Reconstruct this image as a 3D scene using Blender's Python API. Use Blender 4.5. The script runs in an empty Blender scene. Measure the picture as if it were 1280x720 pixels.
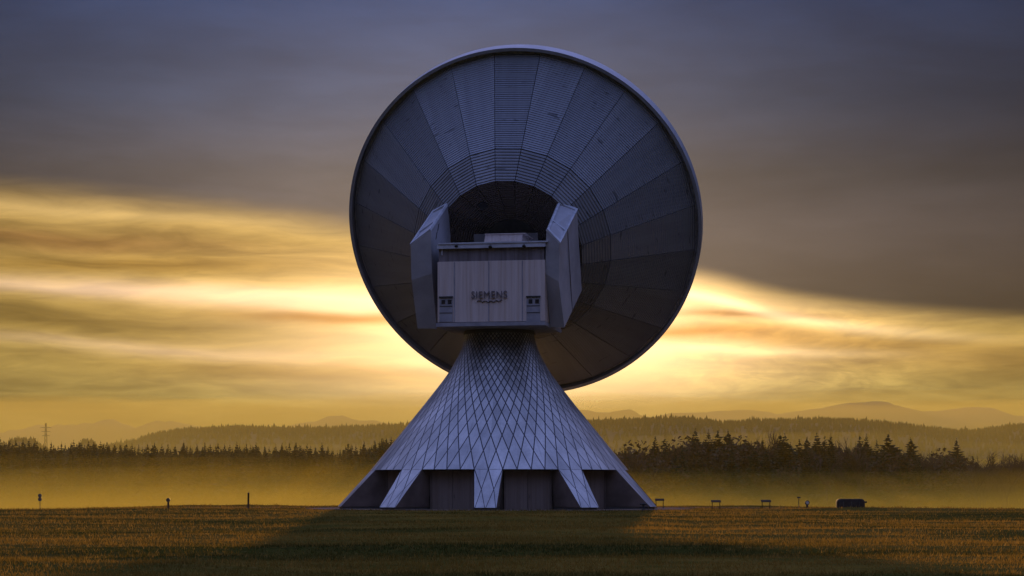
import bpy, math, random
import numpy as np
from mathutils import Vector, Matrix, noise

random.seed(7)
rng = np.random.default_rng(7)
R = math.radians
S = bpy.context.scene
C = S.collection

# ------------------------------------------------------------------ measuring
F = 2475.0          # focal length in pixels of the 1280 px wide photograph
EYE = 1.8           # eye height above the tower's ground
HOR = 611.0         # row of the true horizon


def at(px, py, Y):
    """Point seen at photo pixel (px, py) at depth Y."""
    return Vector(((px - 640.0) / F * Y, Y, EYE + (HOR - py) / F * Y))


# ------------------------------------------------------------------ node helpers
class NT:
    def __init__(self, tree):
        self.t = tree
        self.n = tree.nodes
        self.l = tree.links

    def new(self, typ, **kw):
        nd = self.n.new(typ)
        for k, v in kw.items():
            setattr(nd, k, v)
        return nd

    def put(self, sock, v):
        if isinstance(v, bpy.types.NodeSocket):
            self.l.new(v, sock)
        elif v is not None:
            if isinstance(v, (tuple, list)) and len(v) == 3 and sock.type == 'RGBA':
                v = (*v, 1.0)
            sock.default_value = v

    def m(self, op, a, b=None, c=None, clamp=False):
        nd = self.new('ShaderNodeMath', operation=op, use_clamp=clamp)
        self.put(nd.inputs[0], a)
        if b is not None:
            self.put(nd.inputs[1], b)
        if c is not None:
            self.put(nd.inputs[2], c)
        return nd.outputs[0]

    def add(self, a, b): return self.m('ADD', a, b)
    def sub(self, a, b): return self.m('SUBTRACT', a, b)
    def mul(self, a, b): return self.m('MULTIPLY', a, b)
    def div(self, a, b): return self.m('DIVIDE', a, b)

    def smooth(self, v, lo, hi, a=0.0, b=1.0):
        nd = self.new('ShaderNodeMapRange', interpolation_type='SMOOTHSTEP')
        self.put(nd.inputs['Value'], v)
        self.put(nd.inputs['From Min'], lo)
        self.put(nd.inputs['From Max'], hi)
        self.put(nd.inputs['To Min'], a)
        self.put(nd.inputs['To Max'], b)
        return nd.outputs['Result']

    def mix(self, f, a, b, mode='MIX'):
        nd = self.new('ShaderNodeMix', data_type='RGBA', blend_type=mode)
        nd.clamp_factor = True
        self.put(nd.inputs['Factor'], f)
        self.put(nd.inputs['A'], a)
        self.put(nd.inputs['B'], b)
        return nd.outputs['Result']

    def noise(self, vec, scale=1.0, detail=3.0, rough=0.5, dist=0.0):
        nd = self.new('ShaderNodeTexNoise')
        if vec is not None:
            self.l.new(vec, nd.inputs['Vector'])
        nd.inputs['Scale'].default_value = scale
        nd.inputs['Detail'].default_value = detail
        nd.inputs['Roughness'].default_value = rough
        nd.inputs['Distortion'].default_value = dist
        return nd.outputs['Fac']

    def ramp(self, f, stops, interp='LINEAR'):
        nd = self.new('ShaderNodeValToRGB')
        cr = nd.color_ramp
        cr.interpolation = interp
        while len(cr.elements) < len(stops):
            cr.elements.new(0.5)
        for e, (p, c) in zip(cr.elements, stops):
            e.position = p
            e.color = (*c, 1.0) if len(c) == 3 else c
        self.put(nd.inputs['Fac'], f)
        return nd.outputs['Color']

    def comb(self, x, y, z):
        nd = self.new('ShaderNodeCombineXYZ')
        for i, v in enumerate((x, y, z)):
            self.put(nd.inputs[i], v)
        return nd.outputs[0]

    def vscale(self, vec, s):
        nd = self.new('ShaderNodeMapping')
        self.l.new(vec, nd.inputs['Vector'])
        nd.inputs['Scale'].default_value = s
        return nd.outputs[0]


def material(name):
    m = bpy.data.materials.new(name)
    m.use_nodes = True
    g = NT(m.node_tree)
    b = m.node_tree.nodes['Principled BSDF']
    return m, g, b


def bump(g, b, h, strength=0.5, dist=0.05):
    nd = g.new('ShaderNodeBump')
    nd.inputs['Strength'].default_value = strength
    nd.inputs['Distance'].default_value = dist
    g.l.new(h, nd.inputs['Height'])
    g.l.new(nd.outputs[0], b.inputs['Normal'])


def plain(name, col, rough=0.7, metal=0.0, var=0.25, scale=2.0, spec=0.3):
    m, g, b = material(name)
    tc = g.new('ShaderNodeTexCoord').outputs['Object']
    f = g.noise(tc, scale, 5.0, 0.6)
    lo = tuple(c * (1 - var) for c in col)
    hi = tuple(c * (1 + var) for c in col)
    g.put(b.inputs['Base Color'], g.mix(g.smooth(f, 0.3, 0.7), lo, hi))
    b.inputs['Roughness'].default_value = rough
    b.inputs['Metallic'].default_value = metal
    b.inputs['Specular IOR Level'].default_value = spec
    return m


# ------------------------------------------------------------------ materials
def mat_lattice():
    """Pedestal cladding: diamond shaped sheets with dark joints. UV is in cells."""
    m, g, b = material('lattice_cladding')
    uv = g.new('ShaderNodeUVMap').outputs['UV']
    sp = g.new('ShaderNodeSeparateXYZ')
    g.l.new(uv, sp.inputs[0])
    u, v = sp.outputs[0], sp.outputs[1]
    pos = g.new('ShaderNodeNewGeometry').outputs['Position']
    ps = g.new('ShaderNodeSeparateXYZ')
    g.l.new(pos, ps.inputs[0])
    # radius about the tower axis, so that the joint keeps one width in metres
    dx = g.sub(ps.outputs[0], TX)
    dy = g.sub(ps.outputs[1], TY)
    rad = g.m('SQRT', g.add(g.mul(dx, dx), g.mul(dy, dy)))
    cell = g.mul(rad, 2 * math.pi / 60.0)
    s1, s2 = g.add(u, v), g.sub(u, v)
    d1 = g.m('PINGPONG', s1, 0.5)
    d2 = g.m('PINGPONG', s2, 0.5)
    d = g.mul(g.m('MINIMUM', d1, d2), cell)
    joint = g.smooth(d, 0.026, 0.060, 1.0, 0.0)
    wn = g.new('ShaderNodeTexWhiteNoise', noise_dimensions='2D')
    g.l.new(g.comb(g.m('FLOOR', s1), g.m('FLOOR', s2), 0.0), wn.inputs['Vector'])
    tone = g.smooth(wn.outputs['Value'], 0.0, 1.0, 0.80, 1.16)
    stain = g.noise(g.vscale(pos, (0.9, 0.9, 0.25)), 0.7, 5.0, 0.62)
    tone = g.mul(tone, g.smooth(stain, 0.25, 0.75, 0.74, 1.14))
    run = g.noise(g.comb(g.mul(u, 1.3), g.mul(ps.outputs[2], 0.10), 0.0), 1.0, 4.0, 0.7)
    tone = g.mul(tone, g.smooth(run, 0.56, 0.72, 1.0, 0.72))
    grain = g.noise(pos, 6.0, 3.0, 0.7)
    tone = g.mul(tone, g.smooth(grain, 0.3, 0.7, 0.93, 1.05))
    base = g.mix(1.0, (0.45, 0.425, 0.415), g.comb(tone, tone, tone), 'MULTIPLY')
    g.put(b.inputs['Base Color'], g.mix(joint, base, (0.035, 0.035, 0.045)))
    b.inputs['Metallic'].default_value = 0.55
    g.put(b.inputs['Roughness'], g.smooth(wn.outputs['Value'], 0, 1, 0.33, 0.46))
    bump(g, b, g.m('MULTIPLY', joint, -1.0), 0.6, 0.05)
    return m


def mat_corrugated(name, col, period, var=0.3):
    """Ribbed sheet of the dish back: UV v is metres along the panel, u metres across."""
    m, g, b = material(name)
    uv = g.new('ShaderNodeUVMap').outputs['UV']
    sp = g.new('ShaderNodeSeparateXYZ')
    g.l.new(uv, sp.inputs[0])
    w = g.m('SINE', g.mul(sp.outputs[1], 2 * math.pi / period))
    oi = g.new('ShaderNodeObjectInfo')
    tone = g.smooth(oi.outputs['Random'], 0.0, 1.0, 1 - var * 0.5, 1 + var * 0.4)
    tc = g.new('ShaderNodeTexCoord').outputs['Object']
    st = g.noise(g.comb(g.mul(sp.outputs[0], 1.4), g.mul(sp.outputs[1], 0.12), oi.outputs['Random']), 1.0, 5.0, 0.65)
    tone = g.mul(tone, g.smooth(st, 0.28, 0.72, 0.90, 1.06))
    spot = g.noise(g.comb(g.mul(sp.outputs[0], 0.6), g.mul(sp.outputs[1], 2.2), g.mul(oi.outputs['Random'], 9.0)), 1.0, 2.0, 0.5)
    tone = g.mul(tone, g.smooth(spot, 0.66, 0.72, 1.0, 0.5))
    g.put(b.inputs['Base Color'], g.mix(1.0, col, g.comb(tone, tone, tone), 'MULTIPLY'))
    b.inputs['Metallic'].default_value = 0.35
    b.inputs['Roughness'].default_value = 0.4
    bump(g, b, w, 1.0, period * (0.22 if period < .25 else 0.15))
    return m


def mat_ribbed_wall(name, col, period=0.35, dirt=0.35, axis=0):
    """Vertically ribbed sheet with rain streaks, in object space."""
    m, g, b = material(name)
    tc = g.new('ShaderNodeTexCoord').outputs['Object']
    sp = g.new('ShaderNodeSeparateXYZ')
    g.l.new(tc, sp.inputs[0])
    w = g.m('PINGPONG', g.div(sp.outputs[axis], period), 0.5)
    groove = g.smooth(w, 0.0, 0.12, 1.0, 0.0)
    st = g.noise(g.vscale(tc, (2.6, 2.6, 0.10)), 1.0, 5.0, 0.65)
    st2 = g.noise(g.vscale(tc, (9.0, 9.0, 0.25)), 1.0, 3.0, 0.6)
    f = g.mul(g.smooth(st, 0.3, 0.7, 1 - dirt, 1.08), g.smooth(st2, 0.3, 0.7, 0.94, 1.03))
    warm = g.mix(g.smooth(st, 0.25, 0.6, 1.0, 0.0), col, tuple(c * k for c, k in zip(col, (0.96, 0.88, 0.80))))
    g.put(b.inputs['Base Color'], g.mix(1.0, warm, g.comb(f, f, f), 'MULTIPLY'))
    b.inputs['Roughness'].default_value = 0.6
    bump(g, b, g.m('MULTIPLY', groove, -1.0), 0.4, 0.03)
    return m


def mat_ground():
    m, g, b = material('field_soil')
    pos = g.new('ShaderNodeNewGeometry').outputs['Position']
    big = g.noise(g.vscale(pos, (0.03, 0.10, 0.0)), 1.0, 5.0, 0.62, 0.8)
    mid = g.noise(g.vscale(pos, (0.25, 0.7, 0.0)), 1.0, 5.0, 0.65)
    fin = g.noise(g.vscale(pos, (5.0, 5.0, 5.0)), 1.0, 4.0, 0.7)
    a = g.mix(g.smooth(big, 0.35, 0.65), (0.028, 0.031, 0.006), (0.155, 0.094, 0.017))
    a = g.mix(g.smooth(mid, 0.35, 0.7, 0.0, 0.75), a, (0.042, 0.046, 0.008))
    a = g.mix(g.smooth(fin, 0.45, 0.75, 0.0, 0.6), a, (0.14, 0.09, 0.030))
    g.put(b.inputs['Base Color'], a)
    b.inputs['Roughness'].default_value = 0.95
    b.inputs['Specular IOR Level'].default_value = 0.0
    h = g.add(fin, g.mul(mid, 2.0))
    bump(g, b, h, 0.8, 0.12)
    return m


def mat_grass():
    m, g, b = material('grass_blade')
    pos = g.new('ShaderNodeNewGeometry').outputs['Position']
    big = g.noise(g.vscale(pos, (0.03, 0.10, 0.0)), 1.0, 5.0, 0.62, 0.8)
    fin = g.noise(g.vscale(pos, (1.7, 2.5, 1.0)), 1.0, 3.0, 0.7)
    a = g.mix(g.smooth(big, 0.35, 0.65), (0.036, 0.042, 0.008), (0.235, 0.140, 0.024))
    a = g.mix(g.smooth(fin, 0.45, 0.75, 0.0, 0.8), a, (0.40, 0.245, 0.06))
    g.put(b.inputs['Base Color'], a)
    b.inputs['Roughness'].default_value = 0.7
    b.inputs['Specular IOR Level'].default_value = 0.03
    tr = g.new('ShaderNodeBsdfTranslucent')
    g.put(tr.inputs['Color'], a)
    mx = g.new('ShaderNodeMixShader')
    mx.inputs[0].default_value = 0.5
    out = g.n['Material Output']
    g.l.new(b.outputs[0], mx.inputs[1])
    g.l.new(tr.outputs[0], mx.inputs[2])
    g.l.new(mx.outputs[0], out.inputs['Surface'])
    return m


def mat_foliage(name, a, c, scale=0.8):
    m, g, b = material(name)
    pos = g.new('ShaderNodeNewGeometry').outputs['Position']
    f = g.noise(pos, scale, 4.0, 0.7)
    g.put(b.inputs['Base Color'], g.mix(g.smooth(f, 0.35, 0.65), a, c))
    b.inputs['Roughness'].default_value = 0.8
    b.inputs['Specular IOR Level'].default_value = 0.15
    return m


TX, TY = -1.13, 180.0      # tower axis

M = dict(
    lattice=mat_lattice(),
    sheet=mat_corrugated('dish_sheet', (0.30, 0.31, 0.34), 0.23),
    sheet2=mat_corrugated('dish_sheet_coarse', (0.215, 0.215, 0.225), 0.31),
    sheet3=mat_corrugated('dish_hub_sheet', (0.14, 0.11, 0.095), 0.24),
    rim=plain('rim_metal', (0.29, 0.31, 0.35), 0.45, 0.3, 0.12, 0.6),
    bowl=plain('reflector_white', (0.7, 0.7, 0.7), 0.6),
    wall=mat_ribbed_wall('cabin_wall', (0.60, 0.49, 0.43), 0.35, 0.10),
    band=mat_ribbed_wall('cabin_band', (0.20, 0.165, 0.17), 0.30, 0.45),
    ledge=plain('cabin_ledge', (0.46, 0.46, 0.49), 0.55, 0.1, 0.18, 1.2),
    slab=plain('cabin_slab', (0.30, 0.28, 0.29), 0.8, 0.0, 0.2, 0.8),
    wing=plain('wing_sheet', (0.40, 0.385, 0.40), 0.55, 0.1, 0.16, 0.35),
    wing_top=plain('wing_top_sheet', (0.26, 0.24, 0.22), 0.7, 0.0, 0.75, 0.9),
    glass=plain('dark_glass', (0.02, 0.02, 0.025), 0.15, 0.0, 0.1, 1.0, 0.5),
    dark=plain('dark_metal', (0.05, 0.047, 0.048), 0.6, 0.3, 0.2, 2.0),
    drum=plain('drum_metal', (0.13, 0.115, 0.11), 0.7, 0.2, 0.2, 0.7),
    concrete=mat_ribbed_wall('base_concrete', (0.15, 0.11, 0.09), 1.2, 0.2),
    door=mat_ribbed_wall('base_door', (0.22, 0.16, 0.13), 0.9, 0.15),
    leg_side=plain('leg_side_concrete', (0.15, 0.105, 0.085), 0.85, 0.0, 0.25, 0.6),
    soil=mat_ground(),
    grass=mat_grass(),
    gravel=plain('path_gravel', (0.20, 0.14, 0.10), 0.95, 0.0, 0.3, 1.5, 0.0),
    spruce=mat_foliage('spruce_needles', (0.020, 0.028, 0.012), (0.045, 0.055, 0.022)),
    broad=mat_foliage('autumn_leaves', (0.055, 0.035, 0.015), (0.10, 0.060, 0.024)),
    twig=plain('bark', (0.075, 0.055, 0.04), 0.9),
    far=mat_foliage('far_forest', (0.012, 0.015, 0.006), (0.026, 0.028, 0.011), 0.05),
    hill=mat_foliage('hill_ground', (0.010, 0.012, 0.005), (0.018, 0.019, 0.008), 0.02),
    rock=mat_foliage('mountain_rock', (0.05, 0.055, 0.05), (0.10, 0.10, 0.10), 0.004),
    post=plain('post_wood', (0.040, 0.029, 0.021), 0.95, 0.0, 0.25, 2.0, 0.02),
    letter=plain('letter_paint', (0.15, 0.12, 0.12), 0.7),
    plate=plain('marker_face', (0.45, 0.43, 0.40), 0.6),
    sign=plain('sign_face', (0.06, 0.048, 0.04), 0.9, 0.0, 0.25, 2.0, 0.02),
    galv=plain('galvanised', (0.13, 0.12, 0.11), 0.5, 0.6),
    tank=plain('tank_paint', (0.04, 0.034, 0.03), 0.9, 0.0, 0.25, 2.0, 0.05),
)


# ------------------------------------------------------------------ mesh helpers
class MB:
    def __init__(self):
        self.v, self.f, self.mi, self.uv, self.sm = [], [], [], [], []

    def face(self, pts, mi=0, uv=None, smooth=False):
        i = len(self.v)
        self.v += [tuple(p) for p in pts]
        self.f.append(tuple(range(i, i + len(pts))))
        self.mi.append(mi)
        self.uv.append(uv)
        self.sm.append(smooth)

    def grid(self, rows, mi=0, closed=False, smooth=True, uvs=None):
        """rows: list of equal-length point lists, shared vertices."""
        i0 = len(self.v)
        n = len(rows[0])
        for r in rows:
            self.v += [tuple(p) for p in r]
        for a in range(len(rows) - 1):
            for k in range(n if closed else n - 1):
                k2 = (k + 1) % n
                self.f.append((i0 + a * n + k, i0 + a * n + k2, i0 + (a + 1) * n + k2, i0 + (a + 1) * n + k))
                self.mi.append(mi)
                self.uv.append(None if uvs is None else (uvs[a][k], uvs[a][k + 1], uvs[a + 1][k + 1], uvs[a + 1][k]))
                self.sm.append(smooth)

    def hexa(self, p, mi=0):
        """8 corners: bottom 0-3 (ccw from above), top 4-7."""
        i = len(self.v)
        self.v += [tuple(q) for q in p]
        for f in ((3, 2, 1, 0), (4, 5, 6, 7), (0, 1, 5, 4), (1, 2, 6, 5), (2, 3, 7, 6), (3, 0, 4, 7)):
            self.f.append(tuple(i + k for k in f))
            self.mi.append(mi)
            self.uv.append(None)
            self.sm.append(False)

    def box(self, c0, c1, mi=0, T=None):
        x0, y0, z0 = c0
        x1, y1, z1 = c1
        p = [Vector(q) for q in ((x0, y0, z0), (x1, y0, z0), (x1, y1, z0), (x0, y1, z0),
                                 (x0, y0, z1), (x1, y0, z1), (x1, y1, z1), (x0, y1, z1))]
        if T is not None:
            p = [T @ q for q in p]
        self.hexa(p, mi)

    def tube(self, a, b, ra, rb, n=8, mi=0, caps=True, smooth=True):
        a, b = Vector(a), Vector(b)
        d = (b - a).normalized()
        s = d.cross(Vector((0, 0, 1)) if abs(d.z) < 0.9 else Vector((1, 0, 0))).normalized()
        t = s.cross(d)
        ring = lambda c, r: [c + (s * math.cos(2 * math.pi * k / n) + t * math.sin(2 * math.pi * k / n)) * r for k in range(n)]
        i0 = len(self.v)
        self.grid([ring(a, ra), ring(b, rb)], mi, True, smooth)
        if caps:
            for f in (tuple(range(i0, i0 + n)), tuple(range(i0 + 2 * n - 1, i0 + n - 1, -1))):
                self.f.append(f)
                self.mi.append(mi)
                self.uv.append(None)
                self.sm.append(False)

    def revolve(self, prof, n=32, mi=0, smooth=True, c=(0, 0), a0=0.0):
        rows = [[(c[0] + r * math.cos(a0 + 2 * math.pi * k / n), c[1] + r * math.sin(a0 + 2 * math.pi * k / n), z) for k in range(n)] for r, z in prof]
        self.grid(rows, mi, True, smooth)

    def build(self, name, mats, parent=None, origin=None):
        me = bpy.data.meshes.new(name)
        o0 = Vector(origin) if origin is not None else Vector((0, 0, 0))
        me.from_pydata([tuple(Vector(v) - o0) for v in self.v], [], self.f)
        if not isinstance(mats, (list, tuple)):
            mats = [mats]
        for m in mats:
            me.materials.append(m)
        me.polygons.foreach_set('material_index', self.mi)
        me.polygons.foreach_set('use_smooth', self.sm)
        if any(u is not None for u in self.uv):
            lay = me.uv_layers.new(name='UVMap')
            flat = []
            for f, u in zip(self.f, self.uv):
                for k in range(len(f)):
                    flat += list(u[k]) if u is not None else [0.25, 0.0]
            lay.data.foreach_set('uv', flat)
        me.update()
        o = bpy.data.objects.new(name, me)
        C.objects.link(o)
        o.location = o0
        if parent is not None:
            o.parent = parent
            if origin is not None:
                o.matrix_parent_inverse = Matrix.Identity(4)
                o.location = o0 - Vector(parent_world(parent))
            else:
                o.location = -Vector(parent_world(parent))
        return o


def parent_world(p):
    v = Vector((0, 0, 0))
    while p is not None:
        v = v + p.location
        p = p.parent
    return v


def tag(o, label=None, cat=None, group=None, kind=None):
    if label:
        o['label'] = label
    if cat:
        o['category'] = cat
    if group:
        o['group'] = group
    if kind:
        o['kind'] = kind
    return o


def empty(name, loc):
    o = bpy.data.objects.new(name, None)
    o.empty_display_size = 0.5
    C.objects.link(o)
    o.location = loc
    return o


def np_mesh(name, verts, faces, mat, kind=None, smooth=True, n=4):
    """verts (N,3), faces (M,n) numpy."""
    me = bpy.data.meshes.new(name)
    verts = np.ascontiguousarray(verts, np.float32)
    faces = np.ascontiguousarray(faces, np.int32)
    me.vertices.add(len(verts))
    me.vertices.foreach_set('co', verts.ravel())
    me.loops.add(faces.size)
    me.loops.foreach_set('vertex_index', faces.ravel())
    me.polygons.add(len(faces))
    me.polygons.foreach_set('loop_start', np.arange(0, faces.size, n, dtype=np.int32))
    me.polygons.foreach_set('loop_total', np.full(len(faces), n, np.int32))
    me.polygons.foreach_set('use_smooth', np.full(len(faces), smooth))
    me.materials.append(mat)
    me.update(calc_edges=True)
    me.validate()
    o = bpy.data.objects.new(name, me)
    C.objects.link(o)
    if kind:
        o['kind'] = kind
    return o


# ------------------------------------------------------------------ terrain
def vnoise(x, y, seed=0, octaves=4):
    """cheap value noise on arrays"""
    out = np.zeros_like(x, dtype=float)
    amp, tot = 1.0, 0.0
    for o in range(octaves):
        xi, yi = np.floor(x).astype(np.int64), np.floor(y).astype(np.int64)
        fx, fy = x - xi, y - yi
        fx, fy = fx * fx * (3 - 2 * fx), fy * fy * (3 - 2 * fy)

        def h(a, b):
            n = (a * 374761393 + b * 668265263 + (seed + o) * 1442695041) & 0x7fffffff
            n = ((n ^ (n >> 13)) * 1274126177) & 0x7fffffff
            n = (n ^ (n >> 16)) & 0xffff
            return n / 65535.0
        v = (h(xi, yi) * (1 - fx) + h(xi + 1, yi) * fx) * (1 - fy) + (h(xi, yi + 1) * (1 - fx) + h(xi + 1, yi + 1) * fx) * fy
        out += amp * (v - 0.5)
        tot += amp
        amp *= 0.5
        x, y = x * 2.03 + 17.1, y * 2.03 + 5.7
    return out / tot * 2.0


def sstep(x, a, b):
    t = np.clip((x - a) / (b - a), 0, 1)
    return t * t * (3 - 2 * t)


VALLEY = -8.0


def ground_z(x, y):
    x, y = np.asarray(x, float), np.asarray(y, float)
    ang = x / np.maximum(y, 30.0) * F + 640.0            # bearing, as a column of the photo
    crest = np.interp(ang, [-400, 0, 90, 160, 230, 420, 620, 840, 1000, 1100, 1280, 1700],
                      [186, 186, 186, 196, 206, 210, 210, 206, 196, 192, 190, 190])
    edge = np.interp(ang, [-400, 0, 120, 230, 420, 840, 1050, 1280, 1700], [-.22, -.22, -.12, 0, 0, -.03, -.10, -.24, -.4])
    z = edge * sstep(y, 110, 185)
    drop = sstep(y, crest, crest + 130) * (VALLEY)
    z = z + drop
    near = 1 - sstep(y, 200, 260)
    d = np.hypot(x - TX, y - TY)
    clear = sstep(d, 20, 34)
    strip = 1 - np.exp(-((y - 189) / 6.0) ** 2)
    bumps = 0.22 * vnoise(x / 34.0, y / 6.0, 3, 4) + 0.06 * vnoise(x / 4.0, y / 1.6, 9, 3)
    z = z + bumps * near * clear * strip * sstep(y, 6, 30)
    ys_ = 148 + 9 * vnoise(x / 22.0, y * 0, 41, 3)
    side_ = np.maximum(sstep(ang, 800, 900), sstep(ang, 420, 330))
    z = z - side_ * (0.16 + 0.14 * vnoise(x / 14.0, y * 0, 43, 2)) * (1 - sstep(y, ys_ - 2.5, ys_ + 2.5)) * sstep(y, 60, 110)
    # long low swells across the field, which the low sun picks out
    z = z + near * clear * strip * sstep(y, 50, 100) * 0.34 * vnoise(x / 60.0, y / 13.0, 21, 3)
    z = z + 0.30 * np.maximum(0, vnoise(x / 6.0, y / 3.0, 71, 3) + .05) * np.exp(-((y - crest + 1.5) / 3.5) ** 2) * clear
    z = z + (1 - near) * 1.0 * vnoise(x / 200.0, y / 200.0, 5, 3)
    return z


def build_ground():
    ys = np.concatenate([np.linspace(-400, -20, 12), np.linspace(-10, 30, 20), np.arange(31, 240, 0.55), np.geomspace(240, 3500, 60)])
    half = np.concatenate([np.arange(0, 56, 0.8), np.geomspace(57, 1900, 34)])
    xs = np.concatenate([-half[:0:-1], half])
    X, Y = np.meshgrid(xs, ys)
    Z = ground_z(X, Y)
    v = np.stack([X, Y, Z], -1).reshape(-1, 3)
    ny, nx = X.shape
    i = np.arange(ny * nx).reshape(ny, nx)
    f = np.stack([i[:-1, :-1], i[:-1, 1:], i[1:, 1:], i[1:, :-1]], -1).reshape(-1, 4)
    o = np_mesh('ground', v, f, M['soil'], 'structure')
    tag(o, 'brownish green stubble field in front of the dish antenna', 'field')


build_ground()


def build_path():
    # gravel apron round the pedestal and the track that passes behind it
    n = 96
    rows = []
    for r in (12.0, 14.8, 17.6):
        ring = []
        for k in range(n + 1):
            a = 2 * math.pi * k / n
            x, y = TX + r * math.cos(a), TY + r * math.sin(a)
            ring.append((x, y, float(ground_z(x, y)) + 0.03))
        rows.append(ring)
    b = MB()
    b.grid(rows)
    tag(b.build('path', M['gravel']), 'pale gravel apron round the foot of the pedestal', 'path', kind='structure')
    b = MB()
    xs = np.linspace(-31, 40, 120)
    rows = []
    for dy in (-2.6, 0.0, 2.6):
        r = []
        for x in xs:
            y = 189.0 + 6.5 * math.exp(-((x - TX) / 14.0) ** 2) + dy * (0.55 + 0.3 * math.sin(x * .13)) + 0.5 * math.sin(x * .3)
            r.append((x, y, float(ground_z(x, y)) + 0.036))
        rows.append(r)
    b.grid(rows)
    tag(b.build('path', M['gravel']), 'sunlit gravel track running past the back of the dish antenna', 'path', kind='structure')


build_path()


def build_grass():
    # blades: more and smaller near the camera, fewer and broader far away
    N = 330000
    u = rng.random(N)
    Y = 30.0 * (215.0 / 30.0) ** (u ** 0.9)
    X = (rng.random(N) - 0.5) * 2 * (0.285 * Y + 2)
    d = np.hypot(X - TX, Y - TY)
    keep = (d > 17.8) & ~((np.abs(Y - 189) < 2.6) & (X > -32) & (X < 41))
    clump = vnoise(X / 1.6, Y / 1.2, 31, 3) + 0.8 * vnoise(X / 12, Y / 5, 33, 3)
    keep &= rng.random(N) < np.clip(0.62 + 0.55 * clump, 0.05, 1)
    X, Y, clump = X[keep], Y[keep], clump[keep]
    n = len(X)
    Z = ground_z(X, Y) - 0.01
    hgt = (0.05 + 0.09 * rng.random(n) ** 2) * (1 + 0.5 * clump) * np.clip(0.8 + Y / 260, 0.8, 1.5)
    wid = 0.007 + 0.00016 * Y
    a = rng.random(n) * math.tau
    lean = (rng.random(n) * 0.8 + 0.1) * hgt
    la = rng.random(n) * math.tau
    p0 = np.stack([X - np.cos(a) * wid, Y - np.sin(a) * wid, Z], -1)
    p1 = np.stack([X + np.cos(a) * wid, Y + np.sin(a) * wid, Z], -1)
    p2 = np.stack([X + np.cos(la) * lean, Y + np.sin(la) * lean, Z + hgt], -1)
    # taller seed stalks in loose tufts
    K, per = 5200, 9
    ty = 34.0 * (212.0 / 34.0) ** rng.random(K)
    tx = (rng.random(K) - 0.5) * 2 * (0.285 * ty + 2)
    ok = (np.hypot(tx - TX, ty - TY) > 18.5) & ~((np.abs(ty - 189) < 3.2) & (tx > -32) & (tx < 41)) & (vnoise(tx / 7, ty / 3.5, 61, 3) > -0.12)
    tx, ty = np.repeat(tx[ok], per), np.repeat(ty[ok], per)
    sx = tx + rng.normal(0, .16, len(tx)); sy = ty + rng.normal(0, .12, len(tx))
    sz = ground_z(sx, sy) - .01
    sh = (.07 + .13 * rng.random(len(sx)) ** 1.5) * np.clip(.55 + sy / 160, .55, 1.4)
    sw = .005 + .00011 * sy
    sa = rng.random(len(sx)) * math.tau
    sl_ = sh * (.15 + .5 * rng.random(len(sx)))
    q0 = np.stack([sx - np.cos(sa) * sw, sy - np.sin(sa) * sw, sz], -1)
    q1 = np.stack([sx + np.cos(sa) * sw, sy + np.sin(sa) * sw, sz], -1)
    q2 = np.stack([sx + np.sin(sa) * sl_, sy + np.cos(sa) * sl_, sz + sh], -1)
    p0, p1, p2 = np.concatenate([p0, q0]), np.concatenate([p1, q1]), np.concatenate([p2, q2])
    n = len(p0)
    v = np.stack([p0, p1, p2], 1).reshape(-1, 3)
    f = np.arange(3 * n).reshape(-1, 3)
    o = np_mesh('grass', v, f, M['grass'], 'stuff', False, 3)
    tag(o, 'short dry grass and stubble covering the field', 'grass')


build_grass()

# ------------------------------------------------------------------ the antenna
ant = empty('dish_antenna', (TX, TY, 0))
tag(ant, 'huge satellite dish antenna seen from behind on a flared pedestal clad in diamonds', 'dish antenna')

# profile of the pedestal in photo rows / half widths (px at 13.75 px per metre)
PR = [(418, 43.5), (426, 44.5), (434, 46.8), (441, 49.6), (448, 53), (455, 57), (462, 61), (468, 65), (474, 69.2), (480, 73.8),
      (485.5, 78), (495, 85.5), (505, 93.2), (516, 102.2), (530, 113.5), (547, 127.3), (561, 138.8), (575, 150.2), (588, 161)]
PZ = [EYE + (HOR - y) / 13.75 for y, r in PR]
PRAD = [r / 13.75 for y, r in PR]
PR_Y = [y for y, r in PR]
PR_R = [r for y, r in PR]


def pedestal():
    NSEG, NROW = 120, 60
    ys = np.concatenate([np.linspace(418, 588, NROW + 1)])
    rr = np.interp(ys, PR_Y, PR_R)
    # smooth the polyline a little
    for _ in range(3):
        rr[1:-1] = 0.25 * rr[:-2] + 0.5 * rr[1:-1] + 0.25 * rr[2:]
    dth = 0.0184 * (rr / 43.5) ** -1.65
    ph = np.concatenate([[0], np.cumsum((dth[1:] + dth[:-1]) / 2 * np.diff(ys))])
    ph = ph[-1] - ph                      # zero at the bottom edge: nodes sit on the edge
    vv = ph / (2 * math.pi) * 60.0
    rows, uvs = [], []
    a0 = R(-90 - 4.3)
    for y, r, v in zip(ys, rr, vv):
        z = EYE + (HOR - y) / 13.75
        rows.append([(TX + r / 13.75 * math.cos(a0 + 2 * math.pi * k / NSEG), TY + r / 13.75 * math.sin(a0 + 2 * math.pi * k / NSEG), z) for k in range(NSEG)])
        uvs.append([(60.0 * k / NSEG, v) for k in range(NSEG + 1)])
    b = MB()
    b.grid(rows[::-1], 0, True, True, uvs[::-1])
    # soffit under the skirt
    zb = PZ[-1]
    n = NSEG
    i0 = len(b.v)
    outer = rows[-1]
    inner = [(TX + 10.2 * math.cos(a0 + 2 * math.pi * k / n), TY + 10.2 * math.sin(a0 + 2 * math.pi * k / n), zb + 0.05) for k in range(n)]
    b.grid([inner, outer], 1, True, False)
    o = b.build('pedestal', [M['lattice'], M['leg_side']], ant)
    return o


ped = pedestal()

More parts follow.
